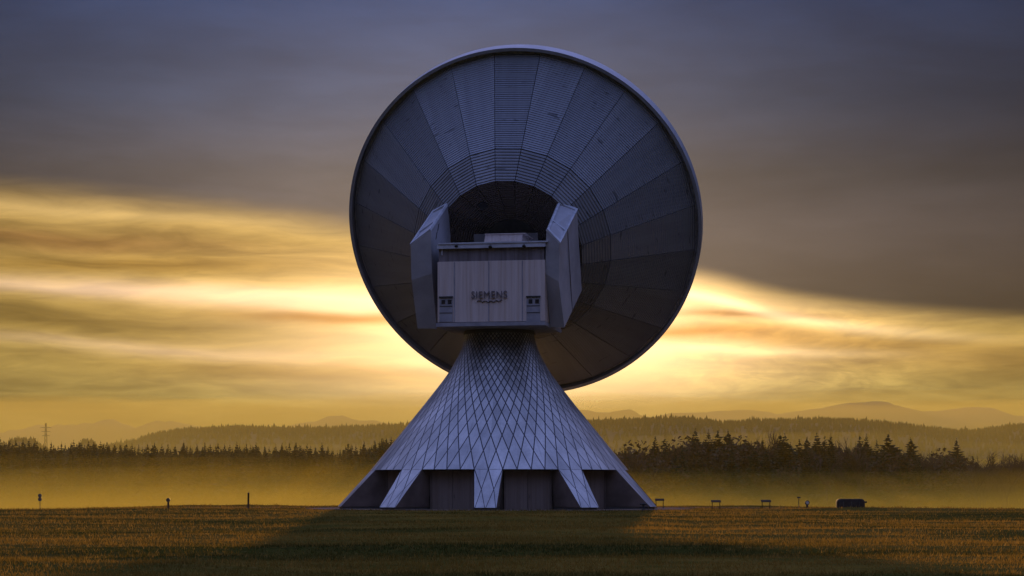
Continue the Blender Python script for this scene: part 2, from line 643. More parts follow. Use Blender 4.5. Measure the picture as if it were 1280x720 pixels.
# ten splayed legs, clad outside, plain fins inside
ZT = PZ[-1]
for k in range(10):
    a = R(-90 - 4.3 + 36 * k)
    e = Vector((math.cos(a), math.sin(a), 0))
    s = Vector((-math.sin(a), math.cos(a), 0))
    c = Vector((TX, TY, 0))
    rt, rf = PRAD[-1] - 0.01, 14.72
    zt, zf = ZT - 0.012, 0.22
    wt, wb = 1.20, 0.92
    # follow the cladding: outer face in two halves so it bends with the skirt
    T = [c + e * rt + s * (q * wt) + Vector((0, 0, zt)) - e * (abs(q) * 0.055) for q in (-1, 0, 1)]
    B = [c + e * rf + s * (q * wb) + Vector((0, 0, zf)) - e * (abs(q) * 0.03) for q in (-1, 0, 1)]
    ri = 10.45
    Ti = [c + e * ri + s * (q * wt) + Vector((0, 0, zt)) for q in (-1, 1)]
    Bi = [c + e * ri + s * (q * wb) + Vector((0, 0, zf)) for q in (-1, 1)]
    b = MB()
    b.face([B[0], B[1], T[1], T[0]], 0, [(-1, -0.95), (0, -0.95), (0, 0), (-1, 0)])
    b.face([B[1], B[2], T[2], T[1]], 0, [(0, -0.95), (1, -0.95), (1, 0), (0, 0)])
    b.face([B[2], Bi[1], Ti[1], T[2]], 1)
    b.face([Bi[0], B[0], T[0], Ti[0]], 1)
    b.face([B[1], B[0], Bi[0], Bi[1], B[2]], 1)
    lg = b.build('leg', [M['lattice'], M['leg_side']], ant)
    b = MB()
    p = [c + e * r0 + s * q + Vector((0, 0, z)) for z in (-0.3, 0.219) for r0, q in ((10.2, -0.88), (14.55, -0.8), (14.55, 0.8), (10.2, 0.88))]
    b.hexa(p)
    b.build('plinth', M['drum'], lg)

# ring wall behind the legs, and the wide doors between them
b = MB()
b.revolve([(10.3, -0.3), (10.3, ZT + 0.04)], 60, 0, False, (TX, TY), R(-90 - 4.3 + 3))
b.build('base_wall', M['concrete'], ant)
for k in range(10):
    a = R(-90 - 4.3 + 36 * k + 18)
    e = Vector((math.cos(a), math.sin(a), 0))
    s = Vector((-math.sin(a), math.cos(a), 0))
    c = Vector((TX, TY, 0)) + e * 10.36
    b = MB()
    for q0, q1 in ((-1.95, -0.02), (0.02, 1.95)):
        p = [c + e * d_ + s * q + Vector((0, 0, z)) for z in (-0.1, ZT - 0.12) for d_, q in ((0.10, q0), (0.10, q1), (-0.35, q1), (-0.35, q0))]
        b.hexa(p)
    dr = b.build('door', M['door'], ant)
    b = MB()
    for q0, q1, z0, z1 in ((-2.10, -1.96, -0.1, ZT - 0.02), (1.96, 2.10, -0.1, ZT - 0.02), (-1.96, 1.96, ZT - 0.115, ZT - 0.02)):
        b.hexa([c + e * d_ + s * q + Vector((0, 0, z)) for z in (z0, z1) for d_, q in ((0.16, q0), (0.16, q1), (-0.30, q1), (-0.30, q0))])
    b.build('frame', M['leg_side'], dr)
    b = MB()
    b.hexa([c + e * d_ + s * q + Vector((0, 0, z)) for z in (1.0, 1.3) for d_, q in ((0.17, 0.12), (0.17, 0.18), (0.09, 0.18), (0.09, 0.12))])
    b.build('handle', M['galv'], dr)

# turning drum on top of the cone
b = MB()
b.revolve([(3.12, 15.80), (3.28, 15.80), (3.28, 15.98), (3.20, 16.0), (3.20, 16.62), (0.0, 16.62)], 48, 0, False, (TX, TY))
b.build('turning_drum', M['drum'], ant)

# ---- dish frame
RC = at(657, 271, 191.5)
vdir = (RC - Vector((0, 0, EYE))).normalized()
rgt = vdir.cross(Vector((0, 0, 1))).normalized()
upv = rgt.cross(vdir).normalized()
PHI = R(21.5)
AX = (vdir * math.cos(PHI) + (rgt * 0.457 + upv * 0.889) * math.sin(PHI)).normalized()
APEX = RC - AX * 16.6
RC = at(655.0, 281.5, 191.9)
AX = (RC - APEX).normalized()
AZ = math.atan2(AX.x, AX.y)
du = AX.cross(Vector((0, 0, 1))).normalized()
dv = du.cross(AX).normalized()


def dp(r, ang, t):
    """point of the dish: radius, angle, t metres behind the rim plane"""
    return RC - AX * t + (du * math.cos(ang) + dv * math.sin(ang)) * r


NG = 24
PH0 = R(5.5)


def gore_angle(k):
    return 2 * math.pi * k / NG + PH0 + math.pi / 2


R_OUT, R_MID, R_IN = 16.75, 9.40, 6.98
T_OUT, T_MID, T_IN = 0.15, 7.10, 9.35

b = MB()
prof = []
for r in np.linspace(17.0, 0.3, 14):
    prof.append((r, 4.4 * (1 - (r / 17.2) ** 2) - 0.75))
rows = [[dp(r, 2 * math.pi * k / 72, t) for k in range(72)] for r, t in prof]
b.grid(rows, 0, True, True)
dish = b.build('reflector', M['bowl'], ant)

b = MB()
rp = [(16.95, -0.75), (17.25, -0.95), (17.25, 0.62), (16.95, 0.62), (16.95, -0.75)]
b.grid([[dp(r, 2 * math.pi * k / 144, t) for k in range(144)] for r, t in rp], 0, True, False)
b.build('rim', M['rim'], dish)


def gore(name, r0, t0, r1, t1, k, mat, bulge=0.0):
    a0, a1 = gore_angle(k), gore_angle(k + 1)
    g0, g1 = 0.032 / r0, 0.032 / r1 if r1 > 5 else 0.012 / r1
    p = [dp(r0, a0 + g0, t0), dp(r0, a1 - g0, t0), dp(r1, a1 - g1, t1), dp(r1, a0 + g1, t1)]
    L = math.hypot(r0 - r1, t0 - t1)
    w0, w1 = r0 * (a1 - a0) / 2, r1 * (a1 - a0) / 2
    b = MB()
    nrm = (p[1] - p[0]).cross(p[3] - p[0]).normalized()
    if nrm.dot(AX) > 0:
        nrm = -nrm
    NS = 1
    b.face([p[0], p[3], p[2], p[1]], 0, [(-w0, 0), (-w1, L), (w1, L), (w0, 0)])
    # folded edges give the sheet a thickness and a visible seam
    q = [x - nrm * 0.18 for x in p]
    for i in range(4):
        j = (i + 1) % 4
        b.face([p[i], p[j], q[j], q[i]], 0, [(0, 0.05)] * 4)
    return b.build(name, mat, dish)


b = MB()
b.grid([[dp(r, 2 * math.pi * k / 72, t) for k in range(72)] for r, t in ((R_OUT - .25, T_OUT - 0.1), (R_IN - .05, T_IN - 0.3))], 0, True, True)
b.build('backing_shell', M['dark'], dish)
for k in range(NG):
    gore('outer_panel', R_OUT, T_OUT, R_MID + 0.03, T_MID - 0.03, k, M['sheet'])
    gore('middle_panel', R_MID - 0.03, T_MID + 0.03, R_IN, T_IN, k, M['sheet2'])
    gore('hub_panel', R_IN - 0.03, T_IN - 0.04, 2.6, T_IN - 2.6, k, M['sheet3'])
b = MB()
b.face([dp(2.62, 2 * math.pi * k / NG, T_IN - 2.62) for k in range(NG)][::-1], 0)
b.build('hub_plate', M['dark'], dish)
# dark hatch in the hub sheeting, upper left
ha = math.atan2(0.8, -0.42)
b = MB()
for rr_, s_ in ((4.9, 0.0),):
    c = dp(rr_, ha, T_IN - 0.04 - 2.56 * (6.95 - rr_) / 4.35)
    e1 = (du * -math.sin(ha) + dv * math.cos(ha))
    e2 = (dp(6.95, ha, T_IN - .04) - dp(2.6, ha, T_IN - 2.6)).normalized()
    nn = e1.cross(e2).normalized()
    if nn.dot(AX) > 0:
        nn = -nn
    b.hexa([c + e1 * x + e2 * y + nn * z for z in (-0.1, 0.09) for x, y in ((-.38, -.38), (.38, -.38), (.38, .38), (-.38, .38))])
b.build('hatch', M['dark'], dish)

# ---- equipment cabin (turns in azimuth with the dish)
HF = Vector((math.sin(AZ), math.cos(AZ), 0))     # forward
HR = Vector((math.cos(AZ), -math.sin(AZ), 0))    # right
H0 = Vector((TX, TY, 0))
HT = Matrix.Translation(H0) @ Matrix((HR, HF, Vector((0, 0, 1)))).transposed().to_4x4()
HTi = HT.inverted()


def onb(px, py, bb):
    """local (a, b, z) where the sight line of a photo pixel meets the local plane b = bb"""
    o = HTi @ Vector((0, 0, EYE))
    q = HTi @ at(px, py, 100.0)
    d = q - o
    t = (bb - o.y) / d.y
    return o + d * t


def head_box(b, a0, a1, b0, b1, z0, z1, mi=0):
    b.box((a0, b0, z0), (a1, b1, z1), mi)


def head_build(b, name, mats, parent):
    o = b.build(name, mats, None)
    o.parent = parent
    o.matrix_parent_inverse = Matrix.Identity(4)
    pw = parent.matrix_basis.copy()
    p = parent.parent
    while p is not None:
        pw = p.matrix_basis @ pw
        p = p.parent
    o.matrix_basis = pw.inverted() @ HT
    return o


FB = -6.0
pa, pb = onb(547, 403, FB), onb(681, 302, FB)
A0, A1, Z0, Z1 = pa.x, pb.x, pa.z, pb.z
zband0 = onb(613, 326, FB).z
zband1 = onb(613, 310, FB).z
zslab = onb(613, 407.5, FB).z

b = MB()
# body: front sheet below the band, set back a little under the ledge
head_box(b, A0, A1, FB, 3.0, Z0, zband0)
cab = head_build(b, 'cabin', M['wall'], ant)
ZROOF = Z1
b = MB()
head_box(b, A0 + 0.08, A1 - 0.08, FB + 0.12, 3.0, zband0 + 0.001, zband1 - 0.002)
head_build(b, 'louvre_band', M['band'], cab)
b = MB()
head_box(b, A0 - 0.02, A1 + 0.1, FB - 0.22, 3.1, zband1, Z1 - 0.08)
head_box(b, A0 + 0.1, A1 + 0.3, FB - 0.30, 3.1, Z1 - 0.078, Z1 + 0.05)
head_build(b, 'roof_ledge', M['ledge'], cab)
b = MB()
head_box(b, A0 - 0.12, A1 + 0.06, FB - 0.15, 3.05, zslab, Z0 - 0.06)
head_box(b, A0 + 0.05, A1 - 0.05, FB + 0.06, 3.0, Z0 - 0.06, Z0)
head_build(b, 'floor_slab', M['slab'], cab)
# seam strips down the front
for px in (568, 611, 653):
    q = onb(px, 360, FB)
    b = MB()
    head_box(b, q.x - 0.045, q.x + 0.045, FB - 0.03, FB + 0.02, Z0 + 0.03, zband0 - 0.04)
    head_build(b, 'seam_strip', M['slab'], cab)
# two small window bays at the lower corners
for (x0, x1, y0, y1) in ((549.2, 565.6, 371, 402.4), (658.0, 675.0, 370.3, 402)):
    p0, p1 = onb(x0, y1, FB - 0.1), onb(x1, y0, FB - 0.1)
    w, h = p1.x - p0.x, p1.z - p0.z
    b = MB()
    head_box(b, p0.x, p1.x, FB - 0.07, FB + 0.05, p0.z, p1.z, 0)
    head_box(b, p0.x - 0.03, p1.x + 0.05, FB - 0.16, FB - 0.068, p1.z - 0.08, p1.z + 0.05, 1)
    for fz in (0.36, 0.63):
        head_box(b, p0.x + 0.02, p1.x - 0.02, FB - 0.1, FB - 0.068, p0.z + fz * h - 0.025, p0.z + fz * h + 0.025, 1)
    for fx in (0.30, 0.78):
        head_box(b, p0.x + (fx - 0.14) * w, p0.x + (fx + 0.14) * w, FB - 0.09, FB - 0.068, p0.z + 0.715 * h, p0.z + 0.885 * h, 2)
    head_build(b, 'window', [M['slab'], M['dark'], M['glass']], cab)
# floodlights hung under the ledge
for px, py in ((571, 307), (613.5, 308), (655.5, 307)):
    q = onb(px, py, FB - 0.3)
    b = MB()
    b.tube((q.x, FB - 0.2, q.z), (q.x, FB - 0.42, q.z), 0.03, 0.03, 6, 0)
    b.tube((q.x, FB - 0.42, q.z + 0.08), (q.x, FB - 0.55, q.z - 0.1), 0.08, 0.17, 10, 0)
    head_build(b, 'lamp', M['dark'], cab)
# rusty drain mark bracket at the upper left of the band
q = onb(552.5, 315, FB)
b = MB()
head_box(b, q.x - 0.04, q.x + 0.04, FB - 0.02, FB + 0.14, q.z - 0.28, q.z + 0.28)
head_build(b, 'bracket', M['ledge'], cab)
# box on the roof
q0, q1 = onb(603.5, 302, -2.5), onb(652.5, 292, -2.5)
b = MB()
b.hexa([(q0.x, -2.5, ZROOF - 0.1), (q1.x - 0.1, -2.5, ZROOF - 0.1), (q1.x, 1.5, ZROOF - 0.1), (q0.x, 1.5, ZROOF - 0.1),
        (q0.x + 0.22, -2.4, q1.z), (q1.x + 0.04, -2.4, q1.z), (q1.x + 0.1, 1.5, q1.z), (q0.x + 0.22, 1.5, q1.z)])
head_box(b, q0.x + 0.18, q1.x + 0.3, -2.5, 1.6, q1.z, q1.z + 0.06)
head_build(b, 'roof_box', M['wall'], cab)

# raised lettering on the cabin front
def lettering(body, px0, px1, py0, py1, depth):
    cu = bpy.data.curves.new('lettering', 'FONT')
    cu.body = body
    cu.extrude = 0.05
    cu.offset = -0.004
    cu.space_character = 1.12
    tmp = bpy.data.objects.new('lettering_tmp', cu)
    C.objects.link(tmp)
    bpy.context.view_layer.update()
    me = bpy.data.meshes.new_from_object(tmp.evaluated_get(bpy.context.evaluated_depsgraph_get()))
    bpy.data.objects.remove(tmp)
    co = np.empty(len(me.vertices) * 3)
    me.vertices.foreach_get('co', co)
    co = co.reshape(-1, 3)
    p0, p1 = onb(px0, py1, FB), onb(px1, py0, FB)
    mn, mx = co.min(0), co.max(0)
    out = np.empty_like(co)
    out[:, 0] = p0.x + (co[:, 0] - mn[0]) / (mx[0] - mn[0]) * (p1.x - p0.x)
    out[:, 2] = p0.z + (co[:, 1] - mn[1]) / (mx[1] - mn[1]) * (p1.z - p0.z)
    out[:, 1] = FB - depth - (co[:, 2] - mn[2])
    me.vertices.foreach_set('co', out.ravel())
    me.name = 'lettering'
    me.materials.clear()
    me.materials.append(M['letter'])
    o = bpy.data.objects.new('lettering', me)
    C.objects.link(o)
    o.parent = cab
    o.matrix_basis = Matrix.Identity(4)
    return o


lettering('SIEMENS', 589.5, 634.0, 363.5, 373.0, 0.06)
# smaller row of wavy ornament marks beneath the word
b = MB()
p0, p1 = onb(596.5, 379.5, FB), onb(627.5, 374.6, FB)
n = 30
prev = None
for i in range(n + 1):
    t = i / n
    x = p0.x + t * (p1.x - p0.x)
    z = p0.z + (0.32 + 0.30 * math.sin(t * math.pi) * -1 + 0.4 * abs(math.sin(t * math.pi * 4.5)) + 0.25) * (p1.z - p0.z)
    if prev:
        b.tube((prev[0], FB - 0.07, prev[1]), (x, FB - 0.07, z), 0.045, 0.045, 5, 0)
    prev = (x, z)
head_build(b, 'ornament', M['letter'], cab)

# support between drum, cabin and dish
b = MB()
head_box(b, -2.6, 2.6, -2.0, 5.4, 16.63, Z0 + 0.5)
head_box(b, -3.0, 3.0, 3.05, 7.4, 17.3, 25.4)
head_build(b, 'elevation_mount', M['drum'], ant)


# ---- the two boxed counterweight arms beside the cabin
def wing(front, mid, bottom, backbot, backtop):
    """each argument: (outer, inner) points. Closed six-row prism."""
    b = MB()
    rows = [front, mid, bottom, backbot, backtop]
    n = len(rows)
    for i in range(n):
        o0, i0 = rows[i]
        o1, i1 = rows[(i + 1) % n]
        if i == n - 1:
            # the roof is an open frame: built separately a touch lower
            pass
        b.face([o0, i0, i1, o1], 0)
    b.face([r[0] for r in rows], 0)
    b.face([r[1] for r in rows][::-1], 0)
    w = b.build('counterweight_arm', M['wing'], ant)
    # roof panel inside a raised pale frame
    f0, f1, t1, t0 = front[0], front[1], backtop[1], backtop[0]
    nn = (f1 - f0).cross(t0 - f0).normalized()
    if nn.z < 0:
        nn = -nn
    lerp = lambda s, t: (f0 * (1 - s) + f1 * s) * (1 - t) + (t0 * (1 - s) + t1 * s) * t
    b = MB()
    b.face([lerp(s, t) + nn * 0.02 for s, t in ((.08, .04), (.92, .04), (.92, .96), (.08, .96))], 0)
    b.build('roof_panel', M['wing_top'], w)
    b = MB()
    for (s0, t0_, s1, t1_) in ((0, 0, .1, 1), (.9, 0, 1, 1), (.1, 0, .9, .05), (.1, .95, .9, 1), (.1, .33, .9, .36)):
        cs = [lerp(s, t) for s, t in ((s0, t0_), (s1, t0_), (s1, t1_), (s0, t1_))]
        b.hexa([c - nn * 0.05 for c in cs] + [c + nn * 0.16 for c in cs])
    b.build('roof_frame', M['ledge'], w)
    return w


wr = wing(front=(at(699.3, 305, 172.6), at(683, 288, 172.9)),
          mid=(at(698.3, 352, 173.3), at(681.5, 342, 173.6)),
          bottom=(at(705.5, 409.3, 175.4), at(688, 409, 175.7)),
          backbot=(at(727.2, 363, 183.2), at(711, 363, 183.5)),
          backtop=(at(721.3, 262.5, 181.0), at(697.5, 253, 181.4)))
wl = wing(front=(at(513.4, 307, 175.2), at(538.5, 288, 174.8)),
          mid=(at(514.3, 350, 175.9), at(539.8, 342, 175.5)),
          bottom=(at(522, 410.5, 177.9), at(546, 411, 177.6)),
          backbot=(at(546, 363, 185.4), at(567, 363, 185.1)),
          backtop=(at(541.5, 265, 183.3), at(560.5, 255, 183.0)))
# seam lines on the outer face of the right arm
b = MB()
o_f, o_b = at(699.3, 305, 172.6), at(721.3, 262.5, 181.0)
o_d, o_c = at(705.5, 409.3, 175.4), at(727.2, 363, 183.2)
nn = (o_b - o_f).cross(o_d - o_f).normalized()
if nn.x < 0:
    nn = -nn
t = 0.45
p, q = o_f.lerp(o_b, t), o_d.lerp(o_c, t)
w_ = (o_b - o_f).normalized() * 0.05
b.hexa([p - w_ - nn * .03, p + w_ - nn * .03, q + w_ - nn * .03, q - w_ - nn * .03, p - w_ + nn * .02, p + w_ + nn * .02, q + w_ + nn * .02, q - w_ + nn * .02])
b.build('seam_strip', M['band'], wr)
# vent slot on the inner face of the left arm
i_f, i_b, i_d = at(538.5, 288, 174.8), at(560.5, 255, 183.0), at(546, 411, 177.6)
nn = (i_b - i_f).cross(i_d - i_f).normalized()
if nn.x < 0:
    nn = -nn
b = MB()
for (s, u0, u1) in ((0.42, 0.02, 0.10), (0.30, 0.07, 0.15)):
    c0 = i_f + (i_b - i_f) * s + (i_d - i_f) * (u0 + 0.03)
    c1 = i_f + (i_b - i_f) * (s - 0.08) + (i_d - i_f) * u1
    e = (i_b - i_f).normalized() * 0.22
    b.hexa([c0 - e - nn * .05, c0 + e - nn * .05, c1 + e - nn * .05, c1 - e - nn * .05, c0 - e + nn * .03, c0 + e + nn * .03, c1 + e + nn * .03, c1 - e + nn * .03])
b.build('vent', M['dark'], wl)


# ------------------------------------------------------------------ things on the field
def gz(x, y):
    return float(ground_z(x, y))


def spot(px, Y):
    x = (px - 640) / F * Y
    return Vector((x, Y, gz(x, Y)))


def info_board(px, Y, label, h=0.9):
    o = spot(px, Y)
    t = empty('information_board', o)
    tag(t, label, 'information board', 'information boards beside the track')
    for sx in (-1, 1):
        b = MB()
        b.box((o.x + sx * .33 - .035, o.y - .035, o.z - .1), (o.x + sx * .33 + .035, o.y + .035, o.z + h - .14))
        b.build('leg', M['post'], t)
    b = MB()
    z0, z1 = o.z + h - 0.20, o.z + h
    b.hexa([(o.x - .42, o.y - .25, z0), (o.x + .42, o.y - .25, z0), (o.x + .42, o.y + .25, z1 - .05), (o.x - .42, o.y + .25, z1 - .05),
            (o.x - .42, o.y - .25, z0 + .05), (o.x + .42, o.y - .25, z0 + .05), (o.x + .42, o.y + .25, z1), (o.x - .42, o.y + .25, z1)])
    pn = b.build('panel', M['post'], t)
    b = MB()
    b.face([(o.x - .38, o.y - .22, z0 + .063), (o.x + .38, o.y - .22, z0 + .063), (o.x + .38, o.y + .22, z1 - .002 + .008), (o.x - .38, o.y + .22, z1 - .002 + .008)])
    b.build('sheet', M['sign'], pn)
    return t


info_board(824.5, 182.0, 'two legged information board close to the right foot of the pedestal', 0.92)
info_board(895.0, 172.5, 'two legged information board alone between the other two boards', 0.86)
info_board(957.5, 170.0, 'two legged information board nearest the thin post and the round sign', 0.86)


def marker(name, px, Y, label, cat, hh, stem, head, sw, face=None, group=None):
    """short stout stem with a round head turned to the camera"""
    o = spot(px, Y)
    t = empty(name, o)
    tag(t, label, cat, group)
    b = MB()
    b.revolve([(sw * 1.2, o.z - .1), (sw * 1.2, o.z + .06), (sw, o.z + .07), (sw, o.z + stem), (sw * .5, o.z + stem + .04), (sw * .5, o.z + hh - head)], 12, 0, True, (o.x, o.y))
    b.build('stem', M['post'], t)
    b = MB()
    c = Vector((o.x, o.y, o.z + hh - head))
    b.tube(c + Vector((0, -.09, 0)), c + Vector((0, .09, 0)), head, head, 20)
    hd = b.build('head', M['dark'], t)
    if face:
        b = MB()
        b.tube(c + Vector((0, -.11, 0)), c + Vector((0, -.088, 0)), head * .62, head * .62, 18)
        b.build('face', face, hd)
    return t


marker('marker_post', 210.3, 164.0, 'short dark marker post with a round head at the edge of the field', 'marker post', 0.92, 0.55, 0.17, 0.085)
marker('marker_post', 1009.0, 172.0, 'short post with a pale round face beside the covered tank', 'marker post', 0.84, 0.46, 0.20, 0.095, M['plate'])

# plain pole left of the tower
o = spot(310.3, 163.0)
t = empty('wooden_post', o)
tag(t, 'plain upright dark post on the sunlit field edge', 'post')
b = MB()
b.tube(o - Vector((0, 0, .2)), o + Vector((0.02, 0, 1.38)), .085, .075, 12)
b.build('shaft', M['post'], t)
b = MB()
b.tube(o + Vector((0.02, 0, 1.38)), o + Vector((0.02, 0, 1.42)), .09, .05, 12)
b.build('cap', M['galv'], t)

# thin post with a small plate
o = spot(998.5, 171.0)
t = empty('thin_post', o)
tag(t, 'thin metal post with a small plate on its top', 'post')
b = MB()
b.tube(o - Vector((0, 0, .2)), o + Vector((0, 0, 1.02)), .03, .03, 8)
b.build('shaft', M['galv'], t)
b = MB()
b.box((o.x - .15, o.y - .03, o.z + .98), (o.x + .15, o.y + .03, o.z + 1.10))
b.build('plate', M['dark'], t)

# two-disc road sign standing beyond the brow, left
o = Vector(((50 - 640) / F * 216, 216, gz((50 - 640) / F * 216, 216)))
t = empty('road_sign', o)
tag(t, 'thin pole with two small round signs one above the other', 'sign')
ztop = EYE + (HOR - 617.0) / F * 216
b = MB()
b.tube((o.x, o.y, o.z - .2), (o.x, o.y, ztop - .05), .035, .035, 8)
b.build('pole', M['galv'], t)
for dz in (0.22, 0.62):
    b = MB()
    b.tube((o.x, o.y - .07, ztop - dz), (o.x, o.y - .03, ztop - dz), .21, .21, 20)
    b.build('disc', M['galv'], t)

# low rounded tank with a spout, right
TKY = 166.0
o = spot(1063, TKY)
k = F / TKY
t = empty('covered_tank', o)
tag(t, 'low dark rounded tank with a short spout standing on the field edge', 'tank')
b = MB()
x0, x1 = (1046 - 640) / k, (1079.5 - 640) / k
hgt = 0.86
prof = []
def rr_box(cx, w, h, y0, y1, z0, rad, mb, n=6):
    ring = []
    for (sx, sz, a0) in ((1, 0, -90), (1, 1, 0), (-1, 1, 90), (-1, 0, 180)):
        rd = rad if sz else 0.12
        for i in range(n + 1):
            a = R(a0 + 90 * i / n)
            ring.append((cx + sx * (w / 2 - rd) + rd * math.cos(a), z0 + (h - rd if sz else rd) + rd * math.sin(a)))
    r0 = [(x, y0, z) for x, z in ring]
    r1 = [(x, y1, z) for x, z in ring]
    ins = lambda s, y: [(cx + (x - cx) * s, y, z0 + (z - z0) * (0.5 + s / 2)) for x, z in ring]
    mb.grid([ins(.9, y0 - .10), r0, r1, ins(.9, y1 + .10)], 0, True, True)
    mb.face(ins(.9, y0 - .10)[::-1])
    mb.face(ins(.9, y1 + .10))
rr_box((x0 + x1) / 2, x1 - x0, hgt, o.y - .6, o.y + .6, o.z - .03, .30, b)
body = b.build('body', M['tank'], t)
for fx in (0.2, 0.5, 0.8):
    xx = x0 + fx * (x1 - x0)
    b = MB()
    b.box((xx - .03, o.y - .73, o.z + .02), (xx + .03, o.y - .69, o.z + .60))
    b.build('strap', M['dark'], body)
b = MB()
b.tube((x1 - .1, o.y, o.z + .50), (x1 + .27, o.y, o.z + .56), .10, .07, 10)
b.build('spout', M['tank'], t)
b = MB()
b.hexa([(x0 - .30, o.y - .3, o.z - .05), (x0 + .1, o.y - .3, o.z - .05), (x0 + .1, o.y + .3, o.z - .05), (x0 - .30, o.y + .3, o.z - .05),
        (x0 - .26, o.y - .3, o.z + .05), (x0 + .06, o.y - .3, o.z + .18), (x0 + .06, o.y + .3, o.z + .18), (x0 - .26, o.y + .3, o.z + .05)])
b.build('step', M['tank'], t)

# hydrant by the right foot
o = spot(804.3, 164.5)
t = empty('hydrant', o)
tag(t, 'small dark hydrant in front of the right foot of the pedestal', 'hydrant')
b = MB()
b.revolve([(.13, o.z - .1), (.13, o.z + .1), (.10, o.z + .12), (.10, o.z + .50), (.14, o.z + .52), (.14, o.z + .58), (.0, o.z + .66)], 12, 0, True, (o.x, o.y))
b.build('barrel', M['dark'], t)
for dz in (0.30, 0.55):
    b = MB()
    b.tube((o.x - .30, o.y, o.z + dz), (o.x + .30, o.y, o.z + dz), .06, .06, 8)
    b.build('outlet', M['dark'], t)


# low weeds that break the brow of the field
def tuft_mesh(seed, n, h):
    r_ = random.Random(seed)
    b = MB()
    for i in range(n):
        a = r_.random() * math.tau
        d = r_.random() ** .6 * h * 1.3
        x, y = math.cos(a) * d, math.sin(a) * d
        hh = h * (0.4 + 0.6 * r_.random()) * (1 - .5 * d / (1.3 * h))
        la, w = r_.random() * math.tau, .014 + .02 * r_.random()
        tip = Vector((x + math.cos(la) * hh * .35, y + math.sin(la) * hh * .35, hh))
        s = Vector((math.cos(la + 1.5) * w, math.sin(la + 1.5) * w, 0))
        b.face([Vector((x, y, 0)) - s, Vector((x, y, 0)) + s, tip])
    return b


# ------------------------------------------------------------------ trees
def spruce_crown(seed, levels=26, base=0.05, lean=0.0):
    """unit-height crown; radius about 0.17"""
    r_ = random.Random(seed)
    b = MB()
    R0 = 0.135 + 0.05 * r_.random()
    for i in range(levels):
        t = i / (levels - 1)
        z = base + (1.0 - base) * (t ** 0.92) * 0.975
        rad = R0 * (1 - t) ** (0.56 + 0.14 * r_.random()) * (0.72 + 0.5 * r_.random()) * min(1, (1 - t) * 20 + .3)
        m = max(5, int(13 - 7 * t))
        ph = r_.random() * math.tau
        for k in range(m):
            if r_.random() < 0.10:
                continue
            a = ph + math.tau * k / m + r_.uniform(-.25, .25)
            L = rad * r_.uniform(.65, 1.2)
            droop = L * r_.uniform(.15, .5) * (1 - t * .9)
            e = Vector((math.cos(a), math.sin(a), 0))
            s = Vector((-math.sin(a), math.cos(a), 0))
            p0 = Vector((0, 0, z))
            p1 = p0 + e * L * .55 + Vector((0, 0, -droop * .75))
            p2 = p0 + e * L + Vector((0, 0, -droop * .7 + L * .12))
            w = L * r_.uniform(.18, .30)
            b.face([p0, p1 - s * w, p2, p1 + s * w])
            # hanging sprays
            hd = L * r_.uniform(.25, .5)
            b.face([p0 + e * L * .1, p1 + Vector((0, 0, -hd)), p2])
            for q in (-1, 1):
                c = p0.lerp(p2, r_.uniform(.35, .7)) + Vector((0, 0, -droop * .35))
                b.face([c, c + (e * .5 + s * q * .8) * L * .45 + Vector((0, 0, -hd * .6)), c + e * L * .25])
    # dense heart of twigs round the stem
    for i in range(150):
        t = r_.random() ** .8
        z = base + (1 - base) * t
        rr = R0 * (1 - t) ** .8 * .6 + .001
        a = r_.random() * math.tau
        c = Vector((math.cos(a) * rr * r_.random(), math.sin(a) * rr * r_.random(), z))
        s_ = rr * .7 + .002
        e1 = Vector((r_.gauss(0, 1), r_.gauss(0, 1), r_.gauss(0, .6))).normalized() * s_
        e2 = Vector((r_.gauss(0, .5), r_.gauss(0, .5), r_.gauss(0, 1))).normalized() * s_
        b.face([c - e1, c + e2, c + e1, c - e2])
    b.face([Vector((-.004, 0, .93)), Vector((.004, 0, .93)), Vector((0, 0, 1.0))])
    return b


def broad_crown(seed, n=2200, leafy=1.0):
    """rounded autumn crown of leaf clumps; unit height"""
    r_ = random.Random(seed)
    b = MB()
    lobes = [(Vector((r_.uniform(-.14, .14), r_.uniform(-.14, .14), r_.uniform(.42, .82))), r_.uniform(.10, .18)) for _ in range(9)]
    lobes.append((Vector((0, 0, .80)), .17))
    for i in range(int(n * leafy)):
        c, rd = r_.choice(lobes)
        d = Vector((r_.gauss(0, 1), r_.gauss(0, 1), r_.gauss(0, 1))).normalized() * rd * r_.random() ** .35
        p = c + d
        s = .010 + .012 * r_.random()
        e1 = Vector((r_.gauss(0, 1), r_.gauss(0, 1), r_.gauss(0, 1))).normalized() * s
        e2 = Vector((r_.gauss(0, 1), r_.gauss(0, 1), r_.gauss(0, 1))).normalized() * s
        b.face([p - e1, p + e2, p + e1, p - e2 * .8])
    return b


def bare_crown(seed, depth=6):
    r_ = random.Random(seed)
    b = MB()

    def grow(p, d, L, w, k):
        q = p + d * L
        s = d.cross(Vector((r_.gauss(0, 1), r_.gauss(0, 1), r_.gauss(0, 1)))).normalized()
        t = d.cross(s)
        for e in (s, t):
            b.face([p - e * w, p + e * w, q + e * w * .65, q - e * w * .65])
        if k == 0:
            return
        for j in range(3 if k > 1 else 4):
            nd = (d + Vector((r_.gauss(0, .42), r_.gauss(0, .42), r_.gauss(.10, .30)))).normalized()
            grow(p.lerp(q, r_.uniform(.45, 1.0)), nd, L * r_.uniform(.60, .82), w * .62, k - 1)
    for j in range(3):
        grow(Vector((0, 0, .22 + .06 * j)), Vector((r_.gauss(0, .25), r_.gauss(0, .25), 1)).normalized(), .235, .011, depth - 1)
    # stretch to unit height
    mz = max(v[2] for v in b.v)
    b.v = [(x, y, z / mz) for x, y, z in b.v]
    return b


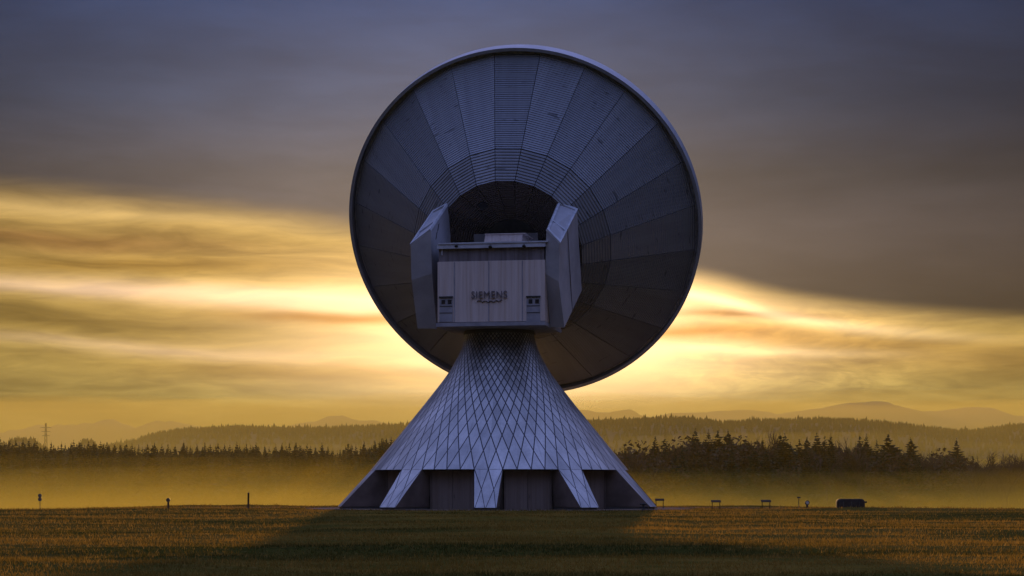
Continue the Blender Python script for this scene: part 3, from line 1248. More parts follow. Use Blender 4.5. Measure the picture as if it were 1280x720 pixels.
def trunk_mesh(r=.012, h=.97):
    b = MB()
    b.tube((0, 0, -.02), (0, 0, .4), r * 1.25, r * .8, 7, 0, False)
    b.tube((0, 0, .4), (0, 0, h), r * .8, r * .12, 7, 0, False)
    return b


def proto_mesh(mb, name, mat):
    o = mb.build(name, mat)
    me = o.data
    bpy.data.objects.remove(o)
    return me


SPR = [proto_mesh(spruce_crown(100 + i, random.randint(38, 46)), 'spruce_crown', M['spruce']) for i in range(9)]
BRD = [proto_mesh(broad_crown(200 + i), 'broadleaf_crown', M['broad']) for i in range(4)]
BAR = [proto_mesh(bare_crown(300 + i, 5), 'bare_crown', M['twig']) for i in range(4)]
TRK = proto_mesh(trunk_mesh(), 'trunk', M['twig'])


def put_tree(kind, px, py, Y, label, cat, group=None, wide=1.0, seed=0):
    x = (px - 640) / F * Y
    zb = VALLEY
    zt = EYE + (HOR - py) / F * Y
    h = zt - zb
    pool, name = {'s': (SPR, 'spruce_tree'), 'b': (BRD, 'broadleaf_tree'), 'n': (BAR, 'bare_tree')}[kind]
    t = empty(name, (x, Y, zb))
    tag(t, label, cat, group)
    c = bpy.data.objects.new('crown', pool[seed % len(pool)])
    C.objects.link(c)
    c.parent = t
    c.scale = (h * wide, h * wide, h)
    c.rotation_euler = (0, 0, (seed * 2.399) % math.tau)
    k = bpy.data.objects.new('trunk', TRK)
    C.objects.link(k)
    k.parent = t
    k.scale = (h, h, h * (0.92 if kind == 's' else 0.6))
    return t


LEFT = [(-14, 547), (0, 546), (12, 546.5), (20, 549), (29, 548.5), (36, 547.5), (44, 546.5), (57, 554), (64, 551), (77, 551.6), (92, 549.4), (101, 549.4), (110.6, 550),
        (117, 550.5), (125.6, 551), (134, 551.6), (143.4, 553), (150, 553.5), (158, 552), (165, 553.5), (173.4, 554.6), (184.7, 554.4), (193.5, 552.7),
        (202.5, 554.4), (210, 554.4), (219, 555), (229.7, 551), (238, 556), (246, 554.4), (256, 552), (272.5, 553), (280.6, 554.4), (296, 552), (308, 554),
        (320, 552.4), (331, 556), (344.6, 555), (352.7, 553), (362, 553), (370, 552), (384, 554.4), (402.5, 553), (410, 557), (416, 560), (435, 552), (445, 555),
        (455, 550), (468.5, 550), (477.7, 546.7), (482.7, 545.7), (489, 545.7), (497, 546), (506, 545), (516, 547)]
GL = 'spruces of the misty forest beyond the field on the pylon side'
LL = 'dark spruce blending into the dense misty row on the pylon side of the antenna'
uniqL = {229.7: 'spruce rising a little above its row behind the short round headed marker post',
         64: 'slim spruce standing clear beside the gap under the power pylon',
         77: 'broad spruce between two gaps in the row near the power pylon',
         455: 'pointed spruce with open branches near the sloping edge of the pedestal',
         489: 'tall spruce touching the left edge of the pedestal cone'}
for i, (px, py) in enumerate(LEFT):
    Y = 500 + 32 * random.random()
    put_tree('s', px, py, Y, uniqL.get(px, LL), 'spruce', GL, random.uniform(1.0, 1.45), i)
n = 0
px = -18.0
while px < 512:
    base = np.interp(px, [a for a, _ in LEFT], [c for _, c in LEFT])
    for row in range(2):
        put_tree('s', px + random.uniform(-3, 3), base + random.uniform(2, 7), 478 + 36 * row + random.uniform(0, 30), LL, 'spruce', GL, random.uniform(1.0, 1.4), 60 + n)
        n += 1
    px += 7.0

RIGHT = [('n', 770, 551, 'bare twiggy tree closest to the right slope of the pedestal'),
         ('b', 795, 546, 'rounded thin crowned tree second from the right slope of the pedestal'),
         ('n', 806, 556, None), ('s', 819, 544, 'narrow dark conifer left one of a pair above the first information board'),
         ('s', 831, 544, 'narrow dark conifer right one of a pair above the first information board'), ('n', 842, 548, None),
         ('b', 856, 540, 'broad rounded tree at the left end of the tall clump'), ('s', 869.5, 535, 'tallest spruce of the clump, pointed, beside the broad rounded tree'),
         ('s', 886, 536, 'dark spruce in the middle of the tall clump above the boards'), ('s', 897, 537, None), ('s', 910, 537, None),
         ('b', 922, 540, 'rounded reddish tree inside the tall clump above the boards'),
         ('n', 938, 536, 'feathery bare tree at the right end of the tall clump'), ('s', 947, 547, None), ('s', 953, 548, None),
         ('s', 975, 540, 'broad double topped conifer above the round faced post, left stem'), ('s', 981, 541, 'broad double topped conifer above the round faced post, right stem'),
         ('s', 988, 552, None), ('s', 999.5, 548, 'slender small spruce left of a still slimmer one'), ('s', 1009, 545, 'slimmest spire shaped spruce between two wider groups'),
         ('s', 1021, 540, 'tall spruce leading the group over the covered tank'), ('s', 1031, 544, None), ('s', 1038.6, 541.6, 'spruce with drooping right branches beside a bare birch'),
         ('n', 1064, 545, 'airy bare birch with light showing through its crown'), ('s', 1075, 541, 'spruce standing directly behind the airy bare birch'),
         ('s', 1083, 541.6, None), ('s', 1096, 548.6, 'low pointed spruce wedged between two tall ones'), ('s', 1110, 541.6, 'tall open branched spruce with light between its boughs'),
         ('s', 1138, 547, 'full dense spruce standing apart from its neighbours'), ('n', 1159, 562, 'small round bare bush between two wide spruces'), ('n', 1167, 563, None),
         ('b', 1180, 556, None), ('s', 1195.6, 548, 'last broad spruce before the bare thicket'), ('n', 1208, 566, None), ('n', 1224, 563, None), ('n', 1242, 564, None), ('n', 1254, 566, None), ('n', 1267, 567, None),
         ('n', 1279, 566, None), ('n', 1290, 566, None), ('s', 1305, 560, None)]
GR = 'trees of the misty wood beyond the field on the tank side'
LR = {'s': 'dark conifer filling the misty wood on the tank side of the antenna', 'b': 'brownish leafy tree filling the misty wood on the tank side',
      'n': 'bare thin tree in the misty thicket on the tank side'}
CT = {'s': 'spruce', 'b': 'tree', 'n': 'bare tree'}
for i, (kd, px, py, lb) in enumerate(RIGHT):
    wide = {'s': random.uniform(1.25, 1.7), 'b': 1.25, 'n': 1.15}[kd]
    if px in (1138, 1110, 1195.6, 975, 981):
        wide = 1.95
    put_tree(kd, px, py, 412 + 24 * random.random(), lb or LR[kd], CT[kd], GR, wide, i + 3)
n = 0
px = 742.0
while px < 1300:
    base = np.interp(px, [a[1] for a in RIGHT], [a[2] for a in RIGHT])
    for row in range(2):
        kd = 's' if px < 1200 else 'n'
        if random.random() < .35:
            kd = 'b' if random.random() < .6 else 'n'
        if px > 1210 and random.random() < .8:
            kd = 'n'
        put_tree(kd, px + random.uniform(-4, 4), base + random.uniform(9, 20) + (4 if kd == 'b' else 0), 402 + 30 * row + random.uniform(0, 24), LR[kd], CT[kd], GR, random.uniform(1.1, 1.5), 40 + n)
        n += 1
    px += 9.5 if px < 1180 else 4.5


# ------------------------------------------------------------------ far ridges
def ridge(name, pts, Y, depth, mat, base=VALLEY - 2, rough=1.0, seed=1, nx=220, ny=26, sink=0.0, jag=0.4):
    """long hill with a crest line given in photo pixels"""
    pts = [(a, c + sink) for a, c in pts]
    xs = np.linspace(pts[0][0], pts[-1][0], nx)
    crest = np.interp(xs, [p[0] for p in pts], [p[1] for p in pts])
    kern = np.hanning(5); kern /= kern.sum()
    crest = np.convolve(np.pad(crest, 2, 'edge'), kern, 'valid')
    crest = crest - jag * vnoise(xs / 9.0, xs * 0 + seed, seed + 3, 4)
    t = np.linspace(-1, 1, ny)
    X = np.empty((ny, nx)); Yy = np.empty((ny, nx)); Z = np.empty((ny, nx))
    for j, s in enumerate(t):
        yy = Y + s * depth
        X[j] = (xs - 640) / F * Y
        Yy[j] = yy
        top = EYE + (HOR - crest) / F * Y
        prof = math.cos(s * math.pi / 2) ** 1.3
        Z[j] = base + (top - base) * prof
    nz = vnoise(X / (depth * .25), Yy / (depth * .25), seed, 5)
    Z += nz * rough * (np.cos(t * math.pi / 2)[:, None] ** .5) * (1 - np.exp(-(t[:, None] / .25) ** 2) * .8)
    v = np.stack([X, Yy, Z], -1).reshape(-1, 3)
    i = np.arange(ny * nx).reshape(ny, nx)
    f = np.stack([i[:-1, :-1], i[:-1, 1:], i[1:, 1:], i[1:, :-1]], -1).reshape(-1, 4)
    o = np_mesh(name, v, f, mat, 'structure')
    return o, (X, Yy, Z)


forest_v, forest_f = [], []


def plant(grid, n, hmin, hmax, seed, front=0.62):
    """far wood: jagged cones over the near slope and the crest of a ridge"""
    r_ = np.random.default_rng(seed)
    X, Yy, Z = grid
    ny, nx = X.shape
    mid = ny // 2
    for i in range(n):
        k = r_.random() * (nx - 1.001)
        crest = r_.random() < 0.5
        j = mid + r_.uniform(-1.2, 1.0) if crest else mid * (1 - front * r_.random())
        j = min(max(j, 0), ny - 1.001)
        a, c = int(j), int(k)
        fj, fk = j - a, k - c
        q = lambda G: (G[a, c] * (1 - fk) + G[a, c + 1] * fk) * (1 - fj) + (G[a + 1, c] * (1 - fk) + G[a + 1, c + 1] * fk) * fj
        x, y, z = q(X), q(Yy), q(Z)
        h = r_.uniform(hmin, hmax)
        if r_.random() < .06:
            h *= 1.35
        w = h * r_.uniform(.20, .34)
        i0 = len(forest_v)
        m = 6
        a0 = r_.random() * 6.28
        for zz, rr in ((-.3, 1.0), (.35, .72 * r_.uniform(.7, 1.2)), (.68, .36 * r_.uniform(.7, 1.3))):
            for s in range(m):
                an = a0 + s * 6.2832 / m
                ww = w * rr * r_.uniform(.6, 1.3)
                forest_v.append((x + ww * math.cos(an), y + ww * math.sin(an), z + h * (zz - .25)))
        forest_v.append((x, y, z + h * .75))
        for l in range(2):
            for s in range(m):
                s2 = (s + 1) % m
                p, p2, u, u2 = i0 + l * m + s, i0 + l * m + s2, i0 + (l + 1) * m + s, i0 + (l + 1) * m + s2
                forest_f.append((p, p2, u2)); forest_f.append((p, u2, u))
        for s in range(m):
            forest_f.append((i0 + 2 * m + s, i0 + 2 * m + (s + 1) % m, i0 + 3 * m))


o, g1 = ridge('hill', [(120, 560), (165, 552), (190, 545), (215, 538), (240, 535), (300, 532.5), (360, 534), (420, 533.5), (470, 531.5), (520, 529), (600, 528), (700, 527), (740, 526.5)], 1400, 260, M['hill'], rough=3, seed=4, sink=6.5)
tag(o, 'wooded hill fading into the haze on the pylon side', 'hill')
plant(g1, 4200, 4.2, 7, 11)
o, g2 = ridge('hill', [(640, 529), (740, 526), (780, 524.5), (820, 522), (850, 520.5), (880, 524), (900, 527), (940, 525), (985, 523.5), (1020, 523), (1060, 524), (1100, 527), (1130, 530), (1150, 533), (1190, 536.5), (1220, 537.5), (1240, 533.5), (1260, 531), (1290, 530), (1340, 528)], 1250, 240, M['hill'], rough=3, seed=8, sink=6.5)
tag(o, 'long wooded ridge above the misty wood on the tank side', 'hill')
plant(g2, 4800, 3.8, 6.3, 12)
o, g3 = ridge('hill', [(-30, 560), (2, 556), (11, 547), (18, 544.5), (28, 543.5), (38, 545), (46, 549), (56, 558), (75, 562)], 1150, 80, M['hill'], rough=1.2, seed=5, nx=80, sink=8)
tag(o, 'small dome shaped wooded hill beside the power pylon', 'hill')
plant(g3, 420, 2.6, 4.4, 13)
o, g4 = ridge('hill', [(80, 564), (96, 558), (102, 548), (108, 545), (115, 547), (121, 556), (128, 553), (140, 551.5), (152, 552.5), (165, 558), (178, 564)], 1200, 80, M['hill'], rough=1.2, seed=6, nx=80, sink=8)
tag(o, 'small wooded knoll peeping over the spruces near the power pylon', 'hill')
plant(g4, 420, 2.6, 4.4, 14)
def deep_wood(px0, px1, tops, Y0, Y1, n, seed, lo=8, hi=19):
    r_ = np.random.default_rng(seed)
    for i in range(n):
        px = r_.uniform(px0, px1)
        Y = r_.uniform(Y0, Y1)
        zt = EYE + (HOR - (np.interp(px, [a for a, _ in tops], [c for _, c in tops]) + r_.uniform(lo, hi))) / F * Y
        x, zb = (px - 640) / F * Y, VALLEY - .5
        w = (zt - zb) * r_.uniform(.13, .2)
        m, i0, a0 = 7, len(forest_v), r_.random() * 6.28
        lv = ((0.0, .9), (.3, 1.0), (.55, .8), (.75, .55), (.9, .25))
        for f_, rr in lv:
            for q in range(m):
                an, ww = a0 + q * 6.2832 / m, w * rr * r_.uniform(.55, 1.3)
                forest_v.append((x + ww * math.cos(an), Y + ww * math.sin(an), zb + (zt - zb) * (f_ + r_.uniform(-.03, .03))))
        forest_v.append((x, Y, zt))
        for l in range(len(lv) - 1):
            for q in range(m):
                q2 = (q + 1) % m
                a, b_, c, d = i0 + l * m + q, i0 + l * m + q2, i0 + (l + 1) * m + q, i0 + (l + 1) * m + q2
                forest_f.append((a, b_, d)); forest_f.append((a, d, c))
        for q in range(m):
            forest_f.append((i0 + 4 * m + q, i0 + 4 * m + (q + 1) % m, i0 + 5 * m))


n_far = len(forest_f)
deep_wood(-40, 540, LEFT, 525, 600, 700, 51)
deep_wood(735, 1330, [(a[1], a[2]) for a in RIGHT], 452, 520, 800, 52, 14, 27)
near_v = np.array(forest_v)
near_f = np.array(forest_f[n_far:])
ids = np.unique(near_f)
look = np.zeros(len(near_v), int); look[ids] = np.arange(len(ids))
fo = np_mesh('forest', near_v[ids], look[near_f], M['spruce'], 'stuff', False, 3)
tag(fo, 'deep wood standing behind the first rows of trees in the misty valley', 'forest')
forest_v, forest_f = forest_v[:int(ids.min())], forest_f[:n_far]
fo = np_mesh('forest', np.array(forest_v), np.array(forest_f), M['far'], 'stuff', False, 3)
tag(fo, 'far off conifer forest covering the hazy ridges', 'forest')

MTS = [('rugged pale mountain range far away on the pylon side', [(-60, 545), (0, 541), (20, 539), (35, 536), (50, 531), (62, 533.5), (80, 530.5), (100, 529.5), (112, 528.3), (122, 529), (132, 525), (142, 524.5), (150, 528), (162, 533), (175, 534), (186, 530), (198, 525.5), (210, 527), (222, 527.5), (238, 531), (262, 536), (300, 545)], 3000),
       ('low flat topped mountain hump seen between hill and pedestal', [(340, 540), (370, 530), (398, 526.5), (403, 524), (412, 519.7), (430, 519.5), (440, 524), (450, 526), (468, 526), (490, 531), (520, 540)], 3000),
       ('small twin peaked mountain beside the slope of the pedestal', [(690, 530), (710, 518), (722, 513.5), (728, 512.3), (736, 513.5), (745, 516), (760, 516.5), (772, 514.5), (786, 512), (794, 515), (800, 519), (815, 523), (840, 530)], 3000),
       ('long low mountain hump above the wooded ridge', [(800, 524), (835, 517), (850, 515.5), (872, 516), (900, 514), (920, 513), (945, 513.3), (960, 515), (968, 518), (985, 523), (1010, 530)], 2900),
       ('broad long mountain with two summits above the wooded ridge', [(930, 530), (965, 519), (1000, 514.5), (1022, 510.5), (1045, 506), (1060, 503.5), (1078, 502.3), (1100, 502), (1112, 504.5), (1130, 509.5), (1150, 513.5), (1170, 513.5), (1190, 511.5), (1215, 509), (1232, 509.5), (1246, 514), (1262, 520), (1280, 520.5), (1320, 524), (1380, 535)], 2600)]
for i, (lb, pts, Y) in enumerate(MTS):
    o, _g = ridge('mountain', pts, Y, 300, M['rock'], rough=8, seed=30 + i, nx=320, jag=(2.2, .8, 1.2, .7, .9)[i])
    tag(o, lb, 'mountain')

# ------------------------------------------------------------------ power pylon
PY = 1290.0
o = Vector(((57.3 - 640) / F * PY, PY, VALLEY))
t = empty('power_pylon', o)
tag(t, 'slim lattice power pylon rising above the spruces', 'pylon')
ztop = EYE + (HOR - 529) / F * PY
H = ztop - VALLEY
b = MB()
wd = lambda z: 2.6 * (1 - z / H) ** 1.2 + .30
lev = [H * (1 - (1 - i / 14) ** 1.1) for i in range(15)]
for sx, sy in ((1, 1), (1, -1), (-1, 1), (-1, -1)):
    for z0, z1 in zip(lev[:-1], lev[1:]):
        b.tube(o + Vector((sx * wd(z0), sy * wd(z0), z0)), o + Vector((sx * wd(z1), sy * wd(z1), z1)), .13, .13, 4, 0, False, False)
for z0, z1 in zip(lev[:-1], lev[1:]):
    for sy in (1, -1):
        b.tube(o + Vector((-wd(z0), sy * wd(z0), z0)), o + Vector((wd(z1), sy * wd(z1), z1)), .07, .07, 4, 0, False, False)
        b.tube(o + Vector((wd(z0), sy * wd(z0), z0)), o + Vector((-wd(z1), sy * wd(z1), z1)), .07, .07, 4, 0, False, False)
b.build('mast', M['dark'], t)
for py_, half in ((534.5, 3.6), (539.5, 3.0), (544.5, 2.5)):
    z = EYE + (HOR - py_) / F * PY - VALLEY
    b = MB()
    for s in (-1, 1):
        b.tube(o + Vector((0, 0, z)), o + Vector((s * half, 0, z)), .16, .10, 4, 0, False, False)
        b.tube(o + Vector((0, 0, z + .6)), o + Vector((s * half, 0, z)), .06, .05, 4, 0, False, False)
        b.tube(o + Vector((s * half, 0, z)), o + Vector((s * half, 0, z - .5)), .05, .05, 4, 0, False, False)
    b.build('cross_arm', M['dark'], t)


# ------------------------------------------------------------------ air
def volume_mat(name, dens, col, aniso):
    m = bpy.data.materials.new(name)
    m.use_nodes = True
    nt = m.node_tree
    nt.nodes.clear()
    out = nt.nodes.new('ShaderNodeOutputMaterial')
    pv = nt.nodes.new('ShaderNodeVolumePrincipled')
    pv.inputs['Density'].default_value = dens
    pv.inputs['Color'].default_value = (*col, 1)
    pv.inputs['Anisotropy'].default_value = aniso
    nt.links.new(pv.outputs[0], out.inputs['Volume'])
    m.cycles.homogeneous_volume = True
    return m


HAZE_D, MIST_D, VALE_D = 0.00005, 0.00074, 0.00082
b = MB()
b.box((-2000, -450, -14), (2000, 3600, 135))
hz = b.build('haze', volume_mat('haze_air', HAZE_D, (0.95, 0.83, 0.34), 0.12))
tag(hz, 'thin golden evening haze over the whole landscape', 'haze', kind='stuff')


def build_mist(ys, prof_y, prof_z, half, mat, label, wob, seed):
    """bank of mist lying on the ground: closed body with a gently rolling top"""
    xs = np.linspace(-half, half, 61)
    X, Y = np.meshgrid(xs, ys)
    top = np.interp(Y, prof_y, prof_z)
    top = top + wob * (0.7 + Y / 500.0) * vnoise(X / 110.0, Y / 150.0, seed, 3) * sstep(Y, ys[0] + 5, ys[0] + 95)
    bot = np.full_like(top, -11.0 - wob)
    ny, nx = X.shape
    v = np.concatenate([np.stack([X, Y, top], -1).reshape(-1, 3), np.stack([X, Y, bot], -1).reshape(-1, 3)])
    i = np.arange(ny * nx).reshape(ny, nx)
    k = i + ny * nx
    fs = [np.stack([i[:-1, :-1], i[:-1, 1:], i[1:, 1:], i[1:, :-1]], -1).reshape(-1, 4),
          np.stack([k[:-1, :-1], k[1:, :-1], k[1:, 1:], k[:-1, 1:]], -1).reshape(-1, 4),
          np.stack([i[0, 1:], i[0, :-1], k[0, :-1], k[0, 1:]], -1), np.stack([i[-1, :-1], i[-1, 1:], k[-1, 1:], k[-1, :-1]], -1),
          np.stack([i[:-1, 0], i[1:, 0], k[1:, 0], k[:-1, 0]], -1), np.stack([i[1:, -1], i[:-1, -1], k[:-1, -1], k[1:, -1]], -1)]
    o = np_mesh('mist', v, np.concatenate(fs), mat, 'stuff')
    tag(o, label, 'mist')


MIST_M = volume_mat('ground_mist', MIST_D, (0.93, 0.74, 0.11), 0.30)
for i, (lb, zt) in enumerate((('lowest sheet of ground mist lying in the valley bottom before the woods', 2.6), ('second sheet of mist just above the valley bottom', 4.7),
                              ('middle sheet of mist wrapping the feet of the woods', 6.7), ('fourth sheet of mist drifting at half height of the woods', 8.7),
                              ('thin topmost veil of mist against the upper trunks of the woods', 10.9))):
    build_mist(np.linspace(212 + 3 * i, 540, 44), [212, 300, 400, 510, 540], [-1.2 + .2 * i, zt * .27 - .4, zt * .62, zt, zt], 700 + 5 * i, MIST_M, lb, 0.9 + .25 * i, 77 + 13 * i)
build_mist(np.linspace(206, 545, 44), [206, 300, 410, 510, 545], [-.9, 6.5, 19.5, 24, 25], 745,
           volume_mat('high_veil', 0.00019, (0.93, 0.76, 0.14), 0.30), 'faint golden veil reaching up to the treetops of the misty woods', 1.6, 207)
build_mist(np.linspace(690, 2560, 48), [690, 950, 1250, 1700, 2200, 2560], [17, 32, 58, 82, 98, 106], 1300,
           volume_mat('vale_haze', VALE_D, (0.95, 0.79, 0.16), 0.12), 'golden vapour filling the broad vale between the wood and the mountains', 3.2, 91)

# ------------------------------------------------------------------ sky and sun
SUN_AZ, SUN_EL = 0.6, 5.2          # degrees: azimuth from +Y towards +X
W = bpy.data.worlds.new('World')
S.world = W
W.use_nodes = True
g = NT(W.node_tree)
for nd in list(g.n):
    g.n.remove(nd)
out = g.new('ShaderNodeOutputWorld')
bg = g.new('ShaderNodeBackground')
STR = 0.1
bg.inputs['Strength'].default_value = STR
g.l.new(bg.outputs[0], out.inputs['Surface'])
sky = g.new('ShaderNodeTexSky', sky_type='NISHITA')
sky.sun_disc = False
sky.sun_elevation = R(SUN_EL)
sky.sun_rotation = R(SUN_AZ)
sky.air_density = 1.2
sky.dust_density = 1.5
sky.ozone_density = 2.0

gen = g.new('ShaderNodeTexCoord').outputs['Generated']
sp = g.new('ShaderNodeSeparateXYZ')
g.l.new(gen, sp.inputs[0])
az = g.mul(g.m('ARCTAN2', sp.outputs[0], sp.outputs[1]), 57.2958)
el = g.mul(g.m('ARCSINE', sp.outputs[2]), 57.2958)

# domain warp, stretched along the horizon like wind-drawn cloud
wv = g.comb(g.mul(az, 0.13), g.mul(el, 0.55), 0.0)
w1 = g.sub(g.noise(wv, 1.0, 3.0, 0.5), 0.5)
wv2 = g.comb(g.mul(az, 0.10), g.mul(el, 0.7), 7.3)
w2 = g.sub(g.noise(wv2, 1.0, 3.0, 0.5), 0.5)
elw = g.add(el, g.mul(w1, 0.9))
azw = g.add(az, g.mul(w2, 4.0))


def gauss(a0, e0, sa, se, tilt=0.0):
    da = g.sub(azw, a0)
    de = g.sub(g.sub(elw, e0), g.mul(da, tilt)) if tilt else g.sub(elw, e0)
    q = g.add(g.m('POWER', g.div(da, sa), 2.0), g.m('POWER', g.div(de, se), 2.0))
    return g.m('EXPONENT', g.mul(q, -0.5))


# lower edge of the dark cloud deck
fc = g.new('ShaderNodeFloatCurve')
cur = fc.mapping.curves[0]
EDGE = [(-60, 9.5), (-14.6, 8.15), (-9, 7.75), (-4.8, 7.35), (0, 6.7), (5.3, 5.95), (8.5, 5.2), (14.6, 4.55), (60, 3.0)]
pts = [((a + 60) / 120, e / 12) for a, e in EDGE]
while len(cur.points) < len(pts):
    cur.points.new(0.5, 0.5)
for p, (x, y) in zip(cur.points, pts):
    p.location = (x, y)
    p.handle_type = 'AUTO'
fc.mapping.update()
g.put(fc.inputs['Value'], g.m('MULTIPLY_ADD', az, 1 / 120.0, 0.5))
edge = g.mul(fc.outputs[0], 12.0)
above = g.sub(el, edge)
above = g.add(above, g.mul(w1, g.smooth(az, -4.0, 5.0, 0.5, 0.12)))
# the edge is crisp on the right, soft near the middle and left
soft = g.smooth(az, -8.0, 6.0, 0.75, 0.56)
deck = g.smooth(above, g.mul(soft, -0.5), soft)

# colour of the deck by elevation
E = lambda e: e / 30.0
ccol = g.ramp(g.div(el, 30.0), [(E(3.5), (0.075, 0.056, 0.034)), (E(6.0), (0.092, 0.069, 0.056)), (E(7.6), (0.108, 0.087, 0.084)), (E(9.0), (0.082, 0.073, 0.080)),
                               (E(11.0), (0.054, 0.068, 0.118)), (E(14.0), (0.028, 0.048, 0.120)), (E(20), (0.04, 0.07, 0.19)), (E(30), (0.08, 0.12, 0.28))])
side = g.m('EXPONENT', g.mul(g.m('POWER', g.div(g.sub(az, -2.6), 9.5), 2.0), -0.5))
lum = g.m('MULTIPLY_ADD', side, 1.0, 0.36)
cn = g.noise(g.comb(g.mul(az, 0.07), g.mul(el, 0.32), 3.0), 1.0, 5.0, 0.55, 0.4)
lum = g.mul(lum, g.smooth(cn, 0.25, 0.75, 0.76, 1.22))
cn2 = g.noise(g.comb(g.mul(az, 0.35), g.mul(elw, 1.6), 5.0), 1.0, 4.0, 0.6, 0.3)
lum = g.mul(lum, g.smooth(cn2, 0.3, 0.7, 0.95, 1.06))
lum = g.add(lum, g.smooth(el, 9.5, 5.0, 0.0, 0.20))
ccol = g.mix(1.0, ccol, g.comb(lum, lum, lum), 'MULTIPLY')
warm = g.mul(g.m('EXPONENT', g.mul(g.m('POWER', g.div(g.sub(az, -1.0), 6.6), 2.0), -0.5)), g.smooth(el, 19.0, 5.5))
ccol = g.mix(1.0, ccol, g.mix(warm, (0, 0, 0), (0.118, 0.080, 0.040)), 'ADD')

# bright gap under the deck
low = g.ramp(g.div(el, 12.0), [(0.0, (0.26, 0.20, 0.055)), (0.12, (0.28, 0.21, 0.058)), (0.24, (0.38, 0.265, 0.066)), (0.40, (0.52, 0.34, 0.085)), (0.62, (0.47, 0.29, 0.080)), (1.0, (0.4, 0.28, 0.12))])
fade = g.m('EXPONENT', g.mul(g.m('POWER', g.div(az, 26.0), 2.0), -0.5))
lf = g.m('MULTIPLY_ADD', fade, 0.78, 0.22)
streak = g.noise(g.comb(g.mul(az, 0.16), g.mul(elw, 1.5), 1.7), 1.0, 5.0, 0.55, 0.6)
lf = g.mul(lf, g.smooth(streak, 0.28, 0.72, 0.66, 1.30))
fine = g.noise(g.comb(g.mul(azw, 0.55), g.mul(elw, 3.4), 4.4), 1.0, 5.0, 0.62, 0.5)
lf = g.mul(lf, g.smooth(fine, 0.3, 0.7, 0.86, 1.14))
puff = g.noise(g.comb(g.mul(azw, 0.9), g.mul(elw, 2.2), 9.1), 1.0, 5.0, 0.6, 0.8)
pm = g.mul(g.smooth(az, 3.0, 6.0), g.mul(g.smooth(az, 13.5, 9.5), g.mul(g.smooth(el, 2.2, 3.2), g.smooth(el, 5.6, 4.8))))
lf = g.mul(lf, g.add(1.0, g.mul(pm, g.smooth(puff, 0.3, 0.7, -0.26, 0.34))))
low = g.mix(1.0, low, g.comb(lf, lf, lf), 'MULTIPLY')
g_wide = gauss(0.3, 4.8, 7.0, 1.5)
g_core = gauss(0.7, 4.5, 4.3, 1.2)
low = g.mix(1.0, low, g.mix(g_wide, (0, 0, 0), (0.50, 0.275, 0.09)), 'ADD')
low = g.mix(1.0, low, g.mix(g_core, (0, 0, 0), (1.7, 1.15, 0.66)), 'ADD')


def streak_add(col, amount, *a):
    global low
    low = g.mix(1.0, low, g.mix(g.mul(gauss(*a), amount), (0, 0, 0), col), 'ADD')


def streak_dim(col, amount, *a):
    global low
    low = g.mix(1.0, low, g.mix(g.mul(gauss(*a), amount), (1, 1, 1), col), 'MULTIPLY')


PALE = (0.42, 0.285, 0.23)
streak_dim((0.52, 0.50, 0.45), 1.0, -13.2, 4.85, 5.0, 0.42, -0.02)
streak_dim((0.62, 0.52, 0.55), 1.0, -13.5, 7.05, 4.5, 0.22, -0.02)
streak_dim((0.66, 0.60, 0.50), 0.9, -6.0, 3.35, 4.5, 0.28, -0.03)
streak_dim((0.75, 0.66, 0.5), 0.9, -11.0, 6.4, 4.0, 0.2, 0.0)
streak_add(PALE, 1.0, -11.0, 5.72, 5.0, 0.17, -0.03)
streak_add(PALE, 1.25, -5.6, 5.35, 3.4, 0.17, -0.04)
streak_add(PALE, 0.55, -10.0, 3.95, 4.5, 0.15, -0.05)
streak_add((0.6, 0.40, 0.16), 0.55, -12.0, 7.75, 5.0, 0.16, -0.05)
streak_dim((0.62, 0.45, 0.30), 0.9, -4.9, 4.93, 2.2, 0.13, -0.03)
streak_dim((0.50, 0.38, 0.30), 1.0, 6.9, 4.98, 1.5, 0.09, -0.02)
streak_dim((0.66, 0.50, 0.34), 1.0, 5.2, 4.45, 2.4, 0.20, 0.03)
streak_dim((0.72, 0.62, 0.50), 0.9, 9.5, 4.25, 3.0, 0.22, -0.05)
streak_add((0.8, 0.6, 0.35), 0.7, 7.2, 4.0, 2.2, 0.14, -0.04)
streak_dim((0.80, 0.72, 0.66), 1.0, 14.0, 3.6, 4.0, 0.35, -0.02)
streak_add((0.6, 0.5, 0.36), 0.5, 10.3, 2.15, 0.8, 0.07, 0.05)
# lit fringe that follows the deck's edge on the sunny side
fr = g.mul(g.m('EXPONENT', g.mul(g.m('POWER', g.div(g.add(above, 0.40), 0.12), 2.0), -0.5)), g.m('EXPONENT', g.mul(g.m('POWER', g.div(g.sub(az, 6.5), 3.6), 2.0), -0.5)))
low = g.mix(1.0, low, g.mix(fr, (0, 0, 0), (0.7, 0.53, 0.32)), 'ADD')

front = g.mix(deck, low, ccol)
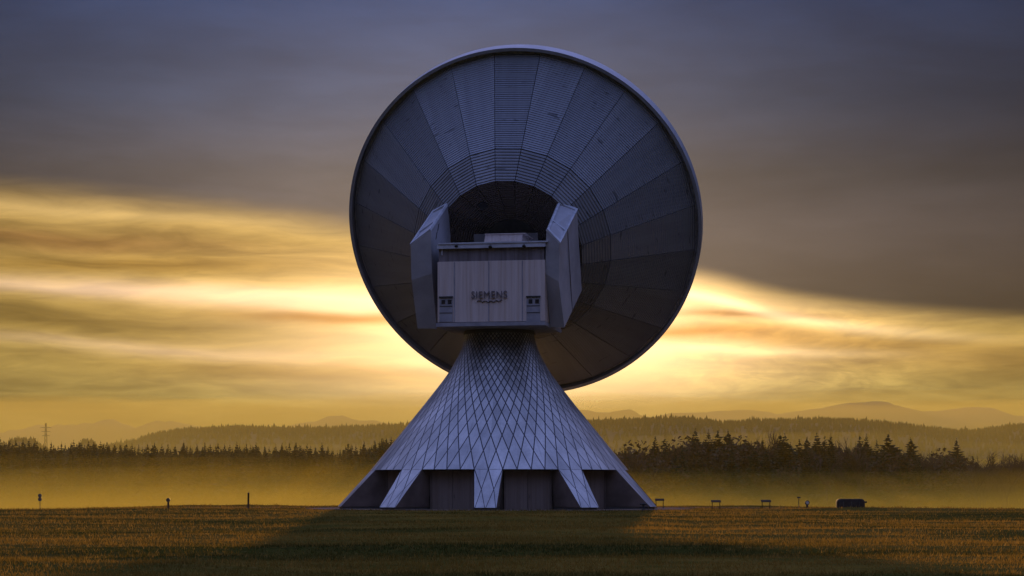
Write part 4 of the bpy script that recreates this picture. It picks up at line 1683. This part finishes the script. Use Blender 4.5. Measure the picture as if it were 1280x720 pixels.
# beyond the cloud deck: the clear evening sky
clear = g.mix(1.0, sky.outputs[0], (STR, STR, STR), 'MULTIPLY')
CLEAR_GAIN = (10.4, 7.9, 11.9)
clear = g.mix(1.0, clear, CLEAR_GAIN, 'MULTIPLY')
hz_f = g.smooth(el, 12.0, 64.0, 0.02, 1.0)          # clear sky dimmed low down to keep the dish's underside dark
clear = g.mix(1.0, clear, g.comb(hz_f, hz_f, hz_f), 'MULTIPLY')
aaz = g.m('ABSOLUTE', az)
wf = g.mul(g.smooth(aaz, 38.0, 75.0, 1.0, 0.0), g.smooth(el, 18.0, 34.0, 1.0, 0.0))
tot = g.mix(wf, clear, front)
tot = g.mix(1.0, tot, (1 / STR,) * 3, 'MULTIPLY')
for nd in g.n:
    if nd.type == 'MIX':
        nd.clamp_result = False
g.l.new(tot, bg.inputs['Color'])
W.cycles.sampling_method = 'MANUAL'
W.cycles.sample_map_resolution = 1024

sl = bpy.data.lights.new('sun', 'SUN')
sl.energy = 4.5
sl.angle = R(0.5)
sl.color = (1.0, 0.56, 0.19)
so = bpy.data.objects.new('sun', sl)
C.objects.link(so)
sv = Vector((math.sin(R(SUN_AZ)) * math.cos(R(SUN_EL)), math.cos(R(SUN_AZ)) * math.cos(R(SUN_EL)), math.sin(R(SUN_EL))))
so.rotation_euler = sv.to_track_quat('Z', 'Y').to_euler()
so.location = (0, 60, 80)

# ------------------------------------------------------------------ camera
cd = bpy.data.cameras.new('camera')
cd.sensor_width = 36.0
cd.lens = 36.0 * F / 1280.0
cd.shift_y = (HOR - 360.0) / 1280.0
cd.clip_start = 0.5
cd.clip_end = 20000
co = bpy.data.objects.new('camera', cd)
C.objects.link(co)
co.location = (0, 0, EYE)
co.rotation_euler = (R(90), 0, 0)
S.camera = co

# ------------------------------------------------------------------ render
S.render.engine = 'CYCLES'
cy = S.cycles
cy.use_denoising = True
cy.max_bounces = 6
cy.diffuse_bounces = 3
cy.glossy_bounces = 2
cy.transmission_bounces = 2
cy.volume_bounces = 1
cy.transparent_max_bounces = 8
cy.sample_clamp_indirect = 10.0
S.view_settings.view_transform = 'Standard'
S.view_settings.look = 'None'
S.view_settings.gamma = 1.0
S.view_settings.exposure = 0.0
S.view_settings.use_curve_mapping = False
